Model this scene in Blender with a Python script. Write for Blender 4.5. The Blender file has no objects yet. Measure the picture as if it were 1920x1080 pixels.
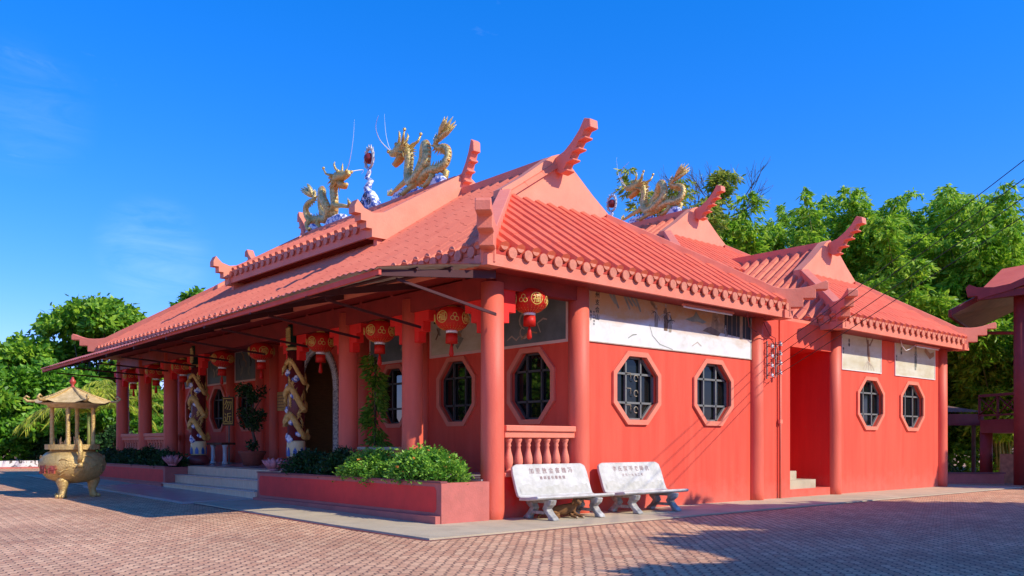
import bpy, math, random
import numpy as np
from mathutils import Vector, Matrix
random.seed(7); RNG = np.random.default_rng(11)
PI = math.pi
SC = bpy.context.scene
COL = SC.collection
# ------------------------------------------------------------------ camera
cd = bpy.data.cameras.new("camera"); cam = bpy.data.objects.new("camera", cd); COL.objects.link(cam)
cam.location = (-10.07, -11.91, 1.4)
cam.rotation_euler = (PI/2, 0, -math.radians(41.52))
cd.sensor_width = 36; cd.lens = 36*1615/1920; cd.shift_y = (831-540)/1920
cd.clip_end = 3000; cd.clip_start = .1
SC.camera = cam
# ------------------------------------------------------------------ light
EL = math.radians(38.5); AZV = Vector((.366, -.931))          # horizontal direction towards the sun
w = bpy.data.worlds.new("World"); SC.world = w; w.use_nodes = True
nt = w.node_tree; nd = nt.nodes; nd.clear(); lk = nt.links
out = nd.new('ShaderNodeOutputWorld'); bg = nd.new('ShaderNodeBackground'); bg.inputs[1].default_value = .15
sky = nd.new('ShaderNodeTexSky'); sky.sky_type = 'NISHITA'; sky.sun_disc = False
sky.sun_elevation = EL; sky.sun_rotation = math.atan2(AZV.x, AZV.y); sky.air_density = 1.0; sky.dust_density = .15; sky.ozone_density = 3.5; sky.altitude = 100
hs = nd.new('ShaderNodeHueSaturation'); hs.inputs['Saturation'].default_value = 1.36; hs.inputs['Hue'].default_value = .507
lk.new(sky.outputs[0], hs.inputs['Color'])
tn = nd.new('ShaderNodeMixRGB'); tn.blend_type = 'MULTIPLY'; tn.inputs[0].default_value = 1; tr0 = nd.new('ShaderNodeTexCoord'); sx0 = nd.new('ShaderNodeSeparateXYZ'); lk.new(tr0.outputs['Generated'], sx0.inputs[0]); r0 = nd.new('ShaderNodeValToRGB'); r0.color_ramp.elements[0].position = 0; r0.color_ramp.elements[0].color = (.66, .52, .92, 1); r0.color_ramp.elements[1].position = .5; r0.color_ramp.elements[1].color = (.26, .90, 1.16, 1); lk.new(sx0.outputs[2], r0.inputs[0]); lk.new(r0.outputs[0], tn.inputs[2]); lk.new(hs.outputs[0], tn.inputs[1])
tc = nd.new('ShaderNodeTexCoord'); mp = nd.new('ShaderNodeMapping'); mp.inputs['Scale'].default_value = (1.3, 1.3, 5.5); mp.inputs['Rotation'].default_value = (.25, .1, 0)
nz = nd.new('ShaderNodeTexNoise'); nz.inputs['Scale'].default_value = 2.1; nz.inputs['Detail'].default_value = 9; nz.inputs['Roughness'].default_value = .62; nz.inputs['Distortion'].default_value = .5
lk.new(tc.outputs['Generated'], mp.inputs[0]); lk.new(mp.outputs[0], nz.inputs[0])
cr = nd.new('ShaderNodeValToRGB'); cr.color_ramp.elements[0].position = .64; cr.color_ramp.elements[0].color = (0, 0, 0, 1); cr.color_ramp.elements[1].position = .95; cr.color_ramp.elements[1].color = (.3, .3, .3, 1)
lk.new(nz.outputs[0], cr.inputs[0])
mx = nd.new('ShaderNodeMixRGB'); mx.inputs[2].default_value = (5.2, 6.4, 8.2, 1)
acc = cr.outputs[0]
for (dv, wd, st) in (((0.3188, 0.9266, 0.1995), .9978, .12), ((0.1945, 0.9267, 0.3215), .9972, .05)):          # two faint wisps low on the left of the view
    vn = nd.new('ShaderNodeVectorMath'); vn.operation = 'DOT_PRODUCT'; vn.inputs[1].default_value = dv; nv = nd.new('ShaderNodeVectorMath'); nv.operation = 'NORMALIZE'; lk.new(tc.outputs['Generated'], nv.inputs[0])
    ms_ = nd.new('ShaderNodeMapRange'); ms_.interpolation_type = 'SMOOTHSTEP'; ms_.inputs[1].default_value = wd; ms_.inputs[2].default_value = 1.0; ms_.inputs[4].default_value = 1; lk.new(nv.outputs[0], vn.inputs[0]); lk.new(vn.outputs['Value'], ms_.inputs[0])
    n9 = nd.new('ShaderNodeTexNoise'); n9.inputs['Scale'].default_value = 7; n9.inputs['Detail'].default_value = 10; n9.inputs['Roughness'].default_value = .65; n9.inputs['Distortion'].default_value = .8; lk.new(mp.outputs[0], n9.inputs[0])
    r9 = nd.new('ShaderNodeMapRange'); r9.inputs[1].default_value = .38; r9.inputs[2].default_value = .75; r9.inputs[4].default_value = st; lk.new(n9.outputs[0], r9.inputs[0])
    m9 = nd.new('ShaderNodeMath'); m9.operation = 'MULTIPLY'; lk.new(r9.outputs[0], m9.inputs[0]); lk.new(ms_.outputs[0], m9.inputs[1]); a9 = nd.new('ShaderNodeMath'); a9.operation = 'ADD'; a9.use_clamp = True; lk.new(acc, a9.inputs[0]); lk.new(m9.outputs[0], a9.inputs[1]); acc = a9.outputs[0]
lk.new(acc, mx.inputs[0]); lk.new(tn.outputs[0], mx.inputs[1]); lk.new(mx.outputs[0], bg.inputs[0]); lk.new(bg.outputs[0], out.inputs[0])
sd = bpy.data.lights.new("sun", 'SUN'); sun = bpy.data.objects.new("sun", sd); COL.objects.link(sun)
sd.energy = 3.1; sd.angle = math.radians(.53); sd.color = (1, .90, .72)
sv = Vector((AZV.x*math.cos(EL), AZV.y*math.cos(EL), math.sin(EL)))
sun.rotation_euler = sv.to_track_quat('Z', 'Y').to_euler(); sun.location = (10, -20, 30)
SC.view_settings.view_transform = 'Standard'; SC.view_settings.look = 'None'; SC.view_settings.exposure = 0.72; SC.view_settings.gamma = 1
SC.cycles.max_bounces = 6

# ------------------------------------------------------------------ materials
MATS = {}
def mat(name, col, rough=.6, var=.12, vscale=3.0, bump=0., bscale=20., metal=0., col2=None, stretch=None, spec=.4, island=None, trans=0., ramp=(.35, .7)):
    m = bpy.data.materials.new(name); m.use_nodes = True; MATS[name] = m
    n = m.node_tree.nodes; l = m.node_tree.links; p = n['Principled BSDF']
    p.inputs['Roughness'].default_value = rough; p.inputs['Metallic'].default_value = metal; p.inputs['Specular IOR Level'].default_value = spec
    c = Vector(col); c2 = Vector(col2) if col2 else c*(1-var)
    tcn = n.new('ShaderNodeTexCoord'); mpn = n.new('ShaderNodeMapping'); l.new(tcn.outputs['Object'], mpn.inputs[0])
    if stretch: mpn.inputs['Scale'].default_value = stretch
    nn = n.new('ShaderNodeTexNoise'); nn.inputs['Scale'].default_value = vscale; nn.inputs['Detail'].default_value = 6; nn.inputs['Roughness'].default_value = .6
    l.new(mpn.outputs[0], nn.inputs[0])
    r = n.new('ShaderNodeValToRGB'); r.color_ramp.elements[0].position = ramp[0]; r.color_ramp.elements[1].position = ramp[1]
    r.color_ramp.elements[0].color = (*c2, 1); r.color_ramp.elements[1].color = (*c, 1)
    if island is not None:
        g = n.new('ShaderNodeNewGeometry'); mm = n.new('ShaderNodeMath'); mm.operation = 'MULTIPLY_ADD'; mm.inputs[1].default_value = .55
        l.new(g.outputs['Random Per Island'], mm.inputs[0]); l.new(nn.outputs[0], mm.inputs[2])
        sb = n.new('ShaderNodeMath'); sb.operation = 'SUBTRACT'; sb.inputs[1].default_value = .27; l.new(mm.outputs[0], sb.inputs[0]); l.new(sb.outputs[0], r.inputs[0])
    else: l.new(nn.outputs[0], r.inputs[0])
    l.new(r.outputs[0], p.inputs['Base Color'])
    if bump:
        b = n.new('ShaderNodeBump'); b.inputs['Strength'].default_value = bump; b.inputs['Distance'].default_value = .02
        n2 = n.new('ShaderNodeTexNoise'); n2.inputs['Scale'].default_value = bscale; n2.inputs['Detail'].default_value = 4
        l.new(tcn.outputs['Object'], n2.inputs[0]); l.new(n2.outputs[0], b.inputs['Height']); l.new(b.outputs[0], p.inputs['Normal'])
    if trans:
        t = n.new('ShaderNodeBsdfTranslucent'); l.new(r.outputs[0], t.inputs[0]); ms = n.new('ShaderNodeMixShader'); ms.inputs[0].default_value = trans
        l.new(p.outputs[0], ms.inputs[1]); l.new(t.outputs[0], ms.inputs[2]); l.new(ms.outputs[0], n['Material Output'].inputs[0])
    return m
def wallpaint(name, col, dark, rough=.7):
    """painted render with faint vertical rain streaks and a scuffed, dusty foot"""
    m = mat(name, col, rough, .1, 1.2, .25, 45, col2=dark, stretch=(3.2, 3.2, .28), ramp=(.3, .62)); n = m.node_tree.nodes; l = m.node_tree.links; p = n['Principled BSDF']
    t = n.new('ShaderNodeTexCoord'); sp = n.new('ShaderNodeSeparateXYZ'); l.new(t.outputs['Object'], sp.inputs[0]); mr = n.new('ShaderNodeMapRange'); mr.inputs[1].default_value = .0; mr.inputs[2].default_value = .75; mr.inputs[3].default_value = .42; mr.inputs[4].default_value = 0; l.new(sp.outputs[2], mr.inputs[0])
    nn = n.new('ShaderNodeTexNoise'); nn.inputs['Scale'].default_value = 2.6; nn.inputs['Detail'].default_value = 9; nn.inputs['Roughness'].default_value = .72; l.new(t.outputs['Object'], nn.inputs[0])
    ad = n.new('ShaderNodeMath'); l.new(nn.outputs[0], ad.inputs[0]); l.new(mr.outputs[0], ad.inputs[1]); r = n.new('ShaderNodeValToRGB'); r.color_ramp.elements[0].position = .60; r.color_ramp.elements[0].color = (0, 0, 0, 1); r.color_ramp.elements[1].position = .98; r.color_ramp.elements[1].color = (.6, .6, .6, 1); l.new(ad.outputs[0], r.inputs[0])
    mx_ = n.new('ShaderNodeMixRGB'); l.new(r.outputs[0], mx_.inputs[0]); src = p.inputs['Base Color'].links[0].from_socket; l.new(src, mx_.inputs[1]); mx_.inputs[2].default_value = (.50, .16, .11, 1); l.new(mx_.outputs[0], p.inputs['Base Color']); return m
M_WALL = wallpaint('red_wall_paint', (.82, .10, .055), (.72, .068, .036))
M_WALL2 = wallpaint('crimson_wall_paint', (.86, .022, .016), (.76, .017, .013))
M_COLU = mat('pink_red_column_paint', (.80, .15, .088), .55, .16, 2.2, .2, 30, stretch=(2, 2, .5), col2=(.72, .118, .07))
M_TRIM = mat('pink_trim_paint', (.82, .25, .16), .6, .18, 2.5, .25, 30, col2=(.75, .20, .125))
M_ROOF = mat('salmon_roof_paint', (.82, .215, .115), .65, .22, 1.2, .2, 25, col2=(.73, .17, .09))
M_ROOFR = mat('red_roof_tile_paint', (.86, .175, .085), .6, .25, 1.6, .2, 25, col2=(.78, .13, .062))
M_GAB = mat('pale_salmon_gable_paint', (.82, .31, .19), .65, .2, 1.5, .2, 25, col2=(.75, .255, .155))
M_DISC = mat('pink_tile_end_paint', (.78, .26, .16), .6, .3, 9, .3, 40)
M_PAN = mat('shaded_tile_channel_red', (.60, .05, .03), .6, .3, 3)  # red tile channels, with the shade between the ribs put into the colour
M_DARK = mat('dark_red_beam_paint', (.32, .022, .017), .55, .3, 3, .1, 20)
M_SOF = mat('grey_sheet_underside', (.55, .50, .45), .7, .3, 4, col2=(.42, .37, .32))
M_PLAN = mat('dusty_pink_planter_paint', (.58, .16, .13), .75, .2, 3, .25, 30)
M_PLANR = mat('red_planter_panel_paint', (.86, .05, .04), .7, .15, 3, .2, 30)
M_PLUM = mat('plum_cap_paint', (.26, .07, .075), .6, .25, 4)
M_CONC = mat('pale_concrete', (.60, .50, .34), .85, .2, 1.8, .5, 40, col2=(.43, .36, .25))
M_STEP = mat('cream_ribbed_tile', (.84, .58, .38), .45, .15, 6)
M_TILE = mat('grey_glazed_floor_tile', (.40, .38, .37), .25, .15, 2)
M_TERR = mat('white_terrazzo', (.70, .69, .66), .6, .3, 3.2, .35, 60, col2=(.44, .43, .39))
M_TERRD = mat('weathered_terrazzo', (.62, .60, .56), .8, .5, 5, .5, 50, col2=(.22, .20, .17))
M_GOLD = mat('gilded_paint', (.78, .55, .20), .34, .4, 9, .9, 60, .45, col2=(.52, .42, .14))
M_GOLDG = mat('green_gold_scales', (.78, .60, .26), .32, .5, 14, 1.0, 45, .4, col2=(.36, .32, .10), ramp=(.38, .56))
M_ORNG = mat('orange_gold_belly', (.72, .22, .05), .4, .4, 9, .5, 50, .25, col2=(.65, .42, .1))
M_BRONZE = mat('brass_censer_metal', (.74, .52, .20), .45, .4, 12, 1.0, 34, .35, col2=(.50, .33, .11))
M_BRASSP = mat('pale_gold_roof_paint', (.74, .54, .26), .55, .3, 8, .6, 30, col2=(.48, .33, .13))
M_GOLDC = mat('yellow_gold_relief_paint', (.85, .56, .17), .45, .4, 16, .9, 60, col2=(.60, .34, .08))
M_CLOUD = mat('blue_white_cloud_mosaic', (.80, .82, .86), .4, .3, 9, .5, 30, col2=(.08, .14, .45), ramp=(.44, .52))
M_WHITE = mat('white_gloss', (.82, .82, .82), .4, .1, 6)
M_RED = mat('lantern_red_silk', (.86, .028, .014), .5, .2, 6, trans=.3)
M_LGOLD = mat('lantern_gold_print', (.85, .62, .14), .4, .2, 9)
M_IROND = mat('black_window_bar', (.07, .07, .07), .5, .2, 6)
M_FRAME = mat('dark_maroon_steel_frame', (.07, .012, .016), .6, .2, 6)
M_IRON = mat('dark_grey_window_bar', (.20, .205, .195), .5, .2, 6)
M_GLASSF = mat('reflective_dark_glass', (.006, .008, .008), .02, .3, 4, spec=.8)
M_GLASS = mat('dark_window_glass', (.008, .011, .011), .08, .3, 4, spec=.25)
M_BLACK = mat('black_ink', (.02, .02, .02), .6, .1, 6)
M_GREYP = mat('grey_green_mural_ground', (.10, .14, .135), .5, .25, 1.4, col2=(.19, .24, .25))
M_MURAL = mat('washed_mural_ground', (.74, .73, .70), .6, .2, .9, col2=(.52, .46, .38), stretch=(.5, .5, 2.2), ramp=(.36, .6))
M_MURAL2 = mat('yellowed_mural_ground', (.68, .66, .54), .6, .2, 1.4, col2=(.55, .50, .34), stretch=(.8, .8, 3), ramp=(.35, .65))
M_BROWN = mat('brown_mural_ink', (.32, .19, .12), .6, .4, 7)
M_OCHRE = mat('ochre_mural_ink', (.56, .34, .18), .6, .4, 7)
M_INKG = mat('green_grey_mural_ink', (.34, .36, .29), .6, .4, 7)
M_INKL = mat('pale_mural_line', (.62, .52, .42), .6, .3, 7)
M_DRED = mat('maroon_dragon_column_paint', (.16, .016, .02), .35, .3, 5)
M_DGRN = mat('dark_green_column_band', (.02, .07, .045), .35, .3, 5)
M_BLUE = mat('blue_glaze', (.05, .16, .45), .35, .3, 6)
M_WOOD = mat('dark_wood', (.09, .035, .02), .5, .3, 6, stretch=(1, 1, 6))
M_ROOM = mat('warm_brown_panelling', (.42, .20, .08), .5, .3, 6, stretch=(1, 1, 6))
M_TERRA = mat('terracotta_pot', (.42, .10, .06), .7, .3, 6, .3, 40)
M_PINK = mat('pink_lotus_glaze', (.72, .30, .30), .4, .3, 6, col2=(.55, .2, .22))
M_FUR = mat('brown_dog_fur', (.30, .14, .05), .9, .35, 8, .9, 90)
M_FURL = mat('pale_dog_fur', (.55, .40, .25), .9, .3, 9, .6, 90)
M_BARK = mat('grey_brown_bark', (.16, .12, .08), .9, .4, 5, .8, 30)
M_CANE = mat('green_yellow_bamboo_cane', (.32, .28, .08), .5, .4, 3, col2=(.14, .2, .04))
def leafmat(name, a, b, tr=.35): return mat(name, a, .45, 0, 2.2, col2=b, island=1, trans=tr, spec=.35)
M_LEAF = leafmat('broad_green_leaf', (.22, .46, .03), (.06, .20, .012))
M_LEAF2 = leafmat('yellow_green_leaf', (.36, .56, .04), (.10, .27, .015))
M_BAMB = leafmat('bamboo_leaf', (.50, .70, .055), (.16, .38, .022), .5)
M_BAMY = leafmat('yellowing_bamboo_leaf', (.50, .50, .06), (.16, .28, .03), .4)
M_PALM = leafmat('pale_palm_leaf', (.62, .64, .07), (.28, .40, .03), .45)
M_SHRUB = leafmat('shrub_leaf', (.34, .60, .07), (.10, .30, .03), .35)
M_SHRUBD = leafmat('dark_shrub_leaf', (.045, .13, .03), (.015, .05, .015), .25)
M_FLOW = mat('orange_blossom', (.80, .26, .04), .6, .4, 9)
M_FLOWP = mat('pink_blossom', (.72, .16, .2), .6, .4, 9)
M_SOIL = mat('dry_soil', (.16, .10, .06), .95, .4, 6, .6, 30)
M_WIRE = mat('black_cable', (.02, .02, .02), .6, .1, 3)
M_PWIRE = mat('pale_grey_cable', (.45, .43, .4), .6, .1, 3)
M_RUST = mat('rusty_roof_sheet', (.30, .17, .13), .6, .4, 3, .2, 12, col2=(.2, .13, .11))

def murpaint():
    m = mat('sandy_washed_mural', (.76, .76, .76), .6, .1, 1.1, col2=(.62, .33, .13), stretch=(.45, .45, 1.6), ramp=(.36, .6)); n = m.node_tree.nodes; l = m.node_tree.links
    t = [x for x in n if x.type == 'TEX_COORD'][0]; rp = [x for x in n if x.type == 'VALTORGB'][0]; nn = [x for x in n if x.type == 'TEX_NOISE'][0]
    sp = n.new('ShaderNodeSeparateXYZ'); l.new(t.outputs['Object'], sp.inputs[0]); mr = n.new('ShaderNodeMapRange'); mr.inputs[1].default_value = 3.6; mr.inputs[2].default_value = 4.2; mr.inputs[3].default_value = .3; mr.inputs[4].default_value = -.22; l.new(sp.outputs[2], mr.inputs[0])
    ad = n.new('ShaderNodeMath'); l.new(nn.outputs[0], ad.inputs[0]); l.new(mr.outputs[0], ad.inputs[1]); l.new(ad.outputs[0], rp.inputs[0]); return m
M_MURALS = murpaint()
# brick paving for the ground
def paving():
    m = bpy.data.materials.new('pink_interlocking_pavers'); m.use_nodes = True
    n = m.node_tree.nodes; l = m.node_tree.links; p = n['Principled BSDF']; p.inputs['Roughness'].default_value = .8; p.inputs['Specular IOR Level'].default_value = .25
    t = n.new('ShaderNodeTexCoord'); mpn = n.new('ShaderNodeMapping'); l.new(t.outputs['Object'], mpn.inputs[0])
    ns = n.new('ShaderNodeTexNoise'); ns.inputs['Scale'].default_value = 5; ns.inputs['Detail'].default_value = 2; l.new(t.outputs['Object'], ns.inputs[0])
    va = n.new('ShaderNodeMixRGB'); va.blend_type = 'LINEAR_LIGHT'; va.inputs[0].default_value = .03; l.new(mpn.outputs[0], va.inputs[1]); l.new(ns.outputs['Color'], va.inputs[2])
    b = n.new('ShaderNodeTexBrick'); b.inputs['Scale'].default_value = 1; b.inputs['Brick Width'].default_value = .29; b.inputs['Row Height'].default_value = .125; mpn.inputs['Rotation'].default_value = (0, 0, -PI/4)
    b.inputs['Mortar Size'].default_value = .011; b.inputs['Mortar Smooth'].default_value = .25; b.inputs['Bias'].default_value = 0
    b.inputs['Color1'].default_value = (.68, .36, .215, 1); b.inputs['Color2'].default_value = (.86, .53, .32, 1); b.inputs['Mortar'].default_value = (.19, .11, .085, 1)
    sx = n.new('ShaderNodeSeparateXYZ'); l.new(va.outputs[0], sx.inputs[0]); pg = n.new('ShaderNodeMath'); pg.operation = 'PINGPONG'; pg.inputs[1].default_value = .0725; l.new(sx.outputs[0], pg.inputs[0])
    ma = n.new('ShaderNodeMath'); ma.operation = 'MULTIPLY_ADD'; ma.inputs[1].default_value = .55; l.new(pg.outputs[0], ma.inputs[0]); l.new(sx.outputs[1], ma.inputs[2]); cx_ = n.new('ShaderNodeCombineXYZ'); l.new(sx.outputs[0], cx_.inputs[0]); l.new(ma.outputs[0], cx_.inputs[1])
    l.new(cx_.outputs[0], b.inputs['Vector'])
    n1 = n.new('ShaderNodeTexNoise'); n1.inputs['Scale'].default_value = .35; n1.inputs['Detail'].default_value = 7; n1.inputs['Roughness'].default_value = .65; l.new(t.outputs['Object'], n1.inputs[0])
    r = n.new('ShaderNodeValToRGB'); r.color_ramp.elements[0].position = .3; r.color_ramp.elements[0].color = (.72, .68, .66, 1); r.color_ramp.elements[1].position = .72; r.color_ramp.elements[1].color = (1.1, 1.08, 1.05, 1); l.new(n1.outputs[0], r.inputs[0])
    mu = n.new('ShaderNodeMixRGB'); mu.blend_type = 'MULTIPLY'; mu.inputs[0].default_value = 1; l.new(b.outputs[0], mu.inputs[1]); l.new(r.outputs[0], mu.inputs[2])
    n3 = n.new('ShaderNodeTexNoise'); n3.inputs['Scale'].default_value = 28; n3.inputs['Detail'].default_value = 5; l.new(t.outputs['Object'], n3.inputs[0])
    r3 = n.new('ShaderNodeValToRGB'); r3.color_ramp.elements[0].position = .3; r3.color_ramp.elements[0].color = (.8, .8, .8, 1); r3.color_ramp.elements[1].position = .65; r3.color_ramp.elements[1].color = (1.08, 1.08, 1.08, 1); l.new(n3.outputs[0], r3.inputs[0])
    m3 = n.new('ShaderNodeMixRGB'); m3.blend_type = 'MULTIPLY'; m3.inputs[0].default_value = 1; l.new(mu.outputs[0], m3.inputs[1]); l.new(r3.outputs[0], m3.inputs[2])
    l.new(m3.outputs[0], p.inputs['Base Color'])
    bp = n.new('ShaderNodeBump'); bp.inputs['Strength'].default_value = .7; bp.inputs['Distance'].default_value = .012
    inv = n.new('ShaderNodeMath'); inv.operation = 'MULTIPLY_ADD'; inv.inputs[1].default_value = -1.6; l.new(b.outputs['Fac'], inv.inputs[0]); l.new(n3.outputs[0], inv.inputs[2])
    l.new(inv.outputs[0], bp.inputs['Height']); l.new(bp.outputs[0], p.inputs['Normal'])
    return m
M_PAVE = paving()
def mottle(m, col, amt=.5, sc=1.4, lo=.56, hi=.8, stretch=(1, 1, 1)):
    n = m.node_tree.nodes; l = m.node_tree.links; p = n['Principled BSDF']; t = n.new('ShaderNodeTexCoord'); mp_ = n.new('ShaderNodeMapping'); mp_.inputs['Scale'].default_value = stretch; l.new(t.outputs['Object'], mp_.inputs[0])
    nn = n.new('ShaderNodeTexNoise'); nn.inputs['Scale'].default_value = sc; nn.inputs['Detail'].default_value = 10; nn.inputs['Roughness'].default_value = .75; l.new(mp_.outputs[0], nn.inputs[0])
    r = n.new('ShaderNodeValToRGB'); r.color_ramp.elements[0].position = lo; r.color_ramp.elements[0].color = (0, 0, 0, 1); r.color_ramp.elements[1].position = hi; r.color_ramp.elements[1].color = (amt, amt, amt, 1); l.new(nn.outputs[0], r.inputs[0])
    mx_ = n.new('ShaderNodeMixRGB'); l.new(r.outputs[0], mx_.inputs[0]); src = p.inputs['Base Color'].links[0].from_socket; l.new(src, mx_.inputs[1]); mx_.inputs[2].default_value = (*col, 1); l.new(mx_.outputs[0], p.inputs['Base Color'])
for m_ in (M_ROOF, M_ROOFR, M_DISC): mottle(m_, (.40, .13, .09), .6, 1.1)
for m_ in (M_TRIM, M_GAB, M_COLU): mottle(m_, (.46, .15, .11), .45, 1.3, .55, .8, (1, 1, .5))
mottle(M_MURALS, (.55, .50, .42), .6, 2.2, .48, .72); mottle(M_MURAL2, (.50, .42, .28), .6, 2.6, .5, .72); mottle(M_TERR, (.30, .30, .26), .6, 3.0, .5, .75); mottle(M_TERRD, (.10, .10, .08), .7, 4, .48, .7); mottle(M_CONC, (.28, .22, .15), .6, .9, .5, .75); mottle(M_PAVE, (.22, .13, .10), .55, .5, .52, .78); mottle(M_PLAN, (.30, .12, .09), .6, 1.8, .52, .75)
def steptile(m):
    n = m.node_tree.nodes; l = m.node_tree.links; p = n['Principled BSDF']
    wv = n.new('ShaderNodeTexWave'); wv.bands_direction = 'Y'; wv.inputs['Scale'].default_value = 3.2; wv.inputs['Distortion'].default_value = .2
    t = n.new('ShaderNodeTexCoord'); l.new(t.outputs['Object'], wv.inputs[0])
    b = n.new('ShaderNodeBump'); b.inputs['Strength'].default_value = .8; b.inputs['Distance'].default_value = .02; l.new(wv.outputs[0], b.inputs['Height']); l.new(b.outputs[0], p.inputs['Normal'])
steptile(M_STEP)

# ------------------------------------------------------------------ mesh helpers
class MB:
    def __init__(s): s.v = []; s.f = []; s.mi = []; s.sm = []
    def add(s, vs, fs, mi=0, smooth=False):
        k = len(s.v); s.v += [tuple(v) for v in vs]; s.f += [tuple(i+k for i in f) for f in fs]; s.mi += [mi]*len(fs); s.sm += [smooth]*len(fs); return s
    def box(s, a, b, mi=0):
        x0, y0, z0 = a; x1, y1, z1 = b
        return s.add([(x0,y0,z0),(x1,y0,z0),(x1,y1,z0),(x0,y1,z0),(x0,y0,z1),(x1,y0,z1),(x1,y1,z1),(x0,y1,z1)],
                     [(3,2,1,0),(4,5,6,7),(0,1,5,4),(1,2,6,5),(2,3,7,6),(3,0,4,7)], mi)
    def prism(s, pts, d, mi=0):
        """pts: planar 3-D polygon, d: extrusion vector"""
        n = len(pts); d = Vector(d); P = [Vector(p) for p in pts]
        vs = P + [p+d for p in P]
        fs = [tuple(range(n-1, -1, -1)), tuple(range(n, 2*n))] + [(i, (i+1) % n, n+(i+1) % n, n+i) for i in range(n)]
        return s.add(vs, fs, mi)
    def tube(s, pts, rad, n=8, mi=0, cap=True, smooth=True, flat=1.0):
        P = [Vector(p) for p in pts]; m = len(P)
        if not hasattr(rad, '__len__'): rad = [rad]*m
        vs = []; up = Vector((0, 0, 1)); prev = None
        for i, p in enumerate(P):
            t = (P[min(i+1, m-1)]-P[max(i-1, 0)]); t = t.normalized() if t.length > 1e-9 else Vector((0, 0, 1))
            if prev is None:
                a = t.cross(up); a = a if a.length > .1 else t.cross(Vector((1, 0, 0))); a.normalize()
            else:
                a = prev - t*prev.dot(t); a = a.normalized() if a.length > 1e-6 else t.cross(up).normalized()
            prev = a; b = t.cross(a)
            for k in range(n):
                q = 2*PI*k/n; vs.append(p + (a*math.cos(q) + b*math.sin(q)*flat)*rad[i])
        fs = [(i*n+k, i*n+(k+1) % n, (i+1)*n+(k+1) % n, (i+1)*n+k) for i in range(m-1) for k in range(n)]
        s.add(vs, fs, mi, smooth)
        if cap:
            k = len(s.v)-len(vs); s.f += [tuple(k+i for i in range(n-1, -1, -1)), tuple(k+(m-1)*n+i for i in range(n))]; s.mi += [mi]*2; s.sm += [False]*2
        return s
    def lathe(s, prof, c=(0, 0, 0), n=24, mi=0, smooth=True, sx=1, sy=1):
        c = Vector(c); m = len(prof); vs = []
        for r, z in prof:
            for k in range(n):
                q = 2*PI*k/n; vs.append(c+Vector((r*sx*math.cos(q), r*sy*math.sin(q), z)))
        fs = [(i*n+k, i*n+(k+1) % n, (i+1)*n+(k+1) % n, (i+1)*n+k) for i in range(m-1) for k in range(n)]
        s.add(vs, fs, mi, smooth); k = len(s.v)-len(vs)
        s.f += [tuple(k+i for i in range(n-1, -1, -1)), tuple(k+(m-1)*n+i for i in range(n))]; s.mi += [mi]*2; s.sm += [False]*2
        return s
    def cone(s, a, b, r, n=5, mi=0):
        return s.tube([a, b], [r, r*.04], n, mi, True, False)
    def ball(s, c, r, n=10, mi=0, sz=1.0):
        pr = [(max(.001, r*math.sin(PI*i/n)), -r*sz*math.cos(PI*i/n)) for i in range(n+1)]
        return s.lathe(pr, c, n+4, mi)
    def xf(s, M):
        s.v = [tuple(M @ Vector(v)) for v in s.v]; return s
    def mesh(s, name, mats):
        me = bpy.data.meshes.new(name); me.from_pydata(s.v, [], s.f)
        for m in (mats if isinstance(mats, (list, tuple)) else [mats]): me.materials.append(m)
        me.polygons.foreach_set('material_index', s.mi); me.polygons.foreach_set('use_smooth', s.sm); me.update(); return me
ORG = {}
def tag(o, label=None, cat=None, group=None, kind=None):
    if label: o['label'] = label
    if cat: o['category'] = cat
    if group: o['group'] = group
    if kind: o['kind'] = kind
    return o
def thing(name, label, cat, loc=(0, 0, 0), group=None, rz=0):
    o = bpy.data.objects.new(name, None); COL.objects.link(o); o.location = loc; o.rotation_euler = (0, 0, rz); o.empty_display_size = .3
    return tag(o, label, cat, group)
def obj(name, mb, mats, parent=None, label=None, world=False):
    """world=True: the mesh is in world coordinates although its thing's Empty is not at the origin"""
    me = mb if isinstance(mb, bpy.types.Mesh) else mb.mesh(name, mats)
    o = bpy.data.objects.new(name, me); COL.objects.link(o)
    if parent:
        o.parent = parent
        if world and parent.type == 'EMPTY': o.location = -Vector(parent.location)
    if label: o['label'] = label
    return o
def struct(name, mb, mats): return tag(obj(name, mb, mats), kind='structure')
def copy_tree(o, parent=None):
    c = o.copy(); COL.objects.link(c)
    if parent: c.parent = parent
    for ch in list(o.children): copy_tree(ch, c)
    return c
def bevel(o, w=.01, seg=2):
    b = o.modifiers.new('bevel', 'BEVEL'); b.width = w; b.segments = seg; b.limit_method = 'ANGLE'; b.angle_limit = math.radians(40); return o
def text_mb(body, size, depth=.004, mi=0):
    """glyph mesh centred on the origin, in the XY plane, facing +Z"""
    c = bpy.data.curves.new('text', 'FONT'); c.body = body; c.size = size; c.extrude = depth; c.align_x = 'CENTER'; c.align_y = 'CENTER'; c.resolution_u = 2
    o = bpy.data.objects.new('text', c); COL.objects.link(o)
    dg = bpy.context.evaluated_depsgraph_get(); dg.update()
    me = bpy.data.meshes.new_from_object(o.evaluated_get(dg)); mb = MB()
    mb.add([tuple(v.co) for v in me.vertices], [tuple(p.vertices) for p in me.polygons], mi)
    bpy.data.objects.remove(o); bpy.data.curves.remove(c); bpy.data.meshes.remove(me)
    xs = [v[0] for v in mb.v]; ys = [v[1] for v in mb.v]
    if xs:
        cx = (min(xs)+max(xs))/2; cy = (min(ys)+max(ys))/2; mb.v = [(v[0]-cx, v[1]-cy, v[2]) for v in mb.v]
    return mb
def frame(O, R, U, N):
    M = Matrix((R, U, N)).transposed().to_4x4(); M.translation = Vector(O); return M
SIDE = lambda x, z, y: frame((x, y, z), (1, 0, 0), (0, 0, 1), (0, -1, 0))        # faces -Y
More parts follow.
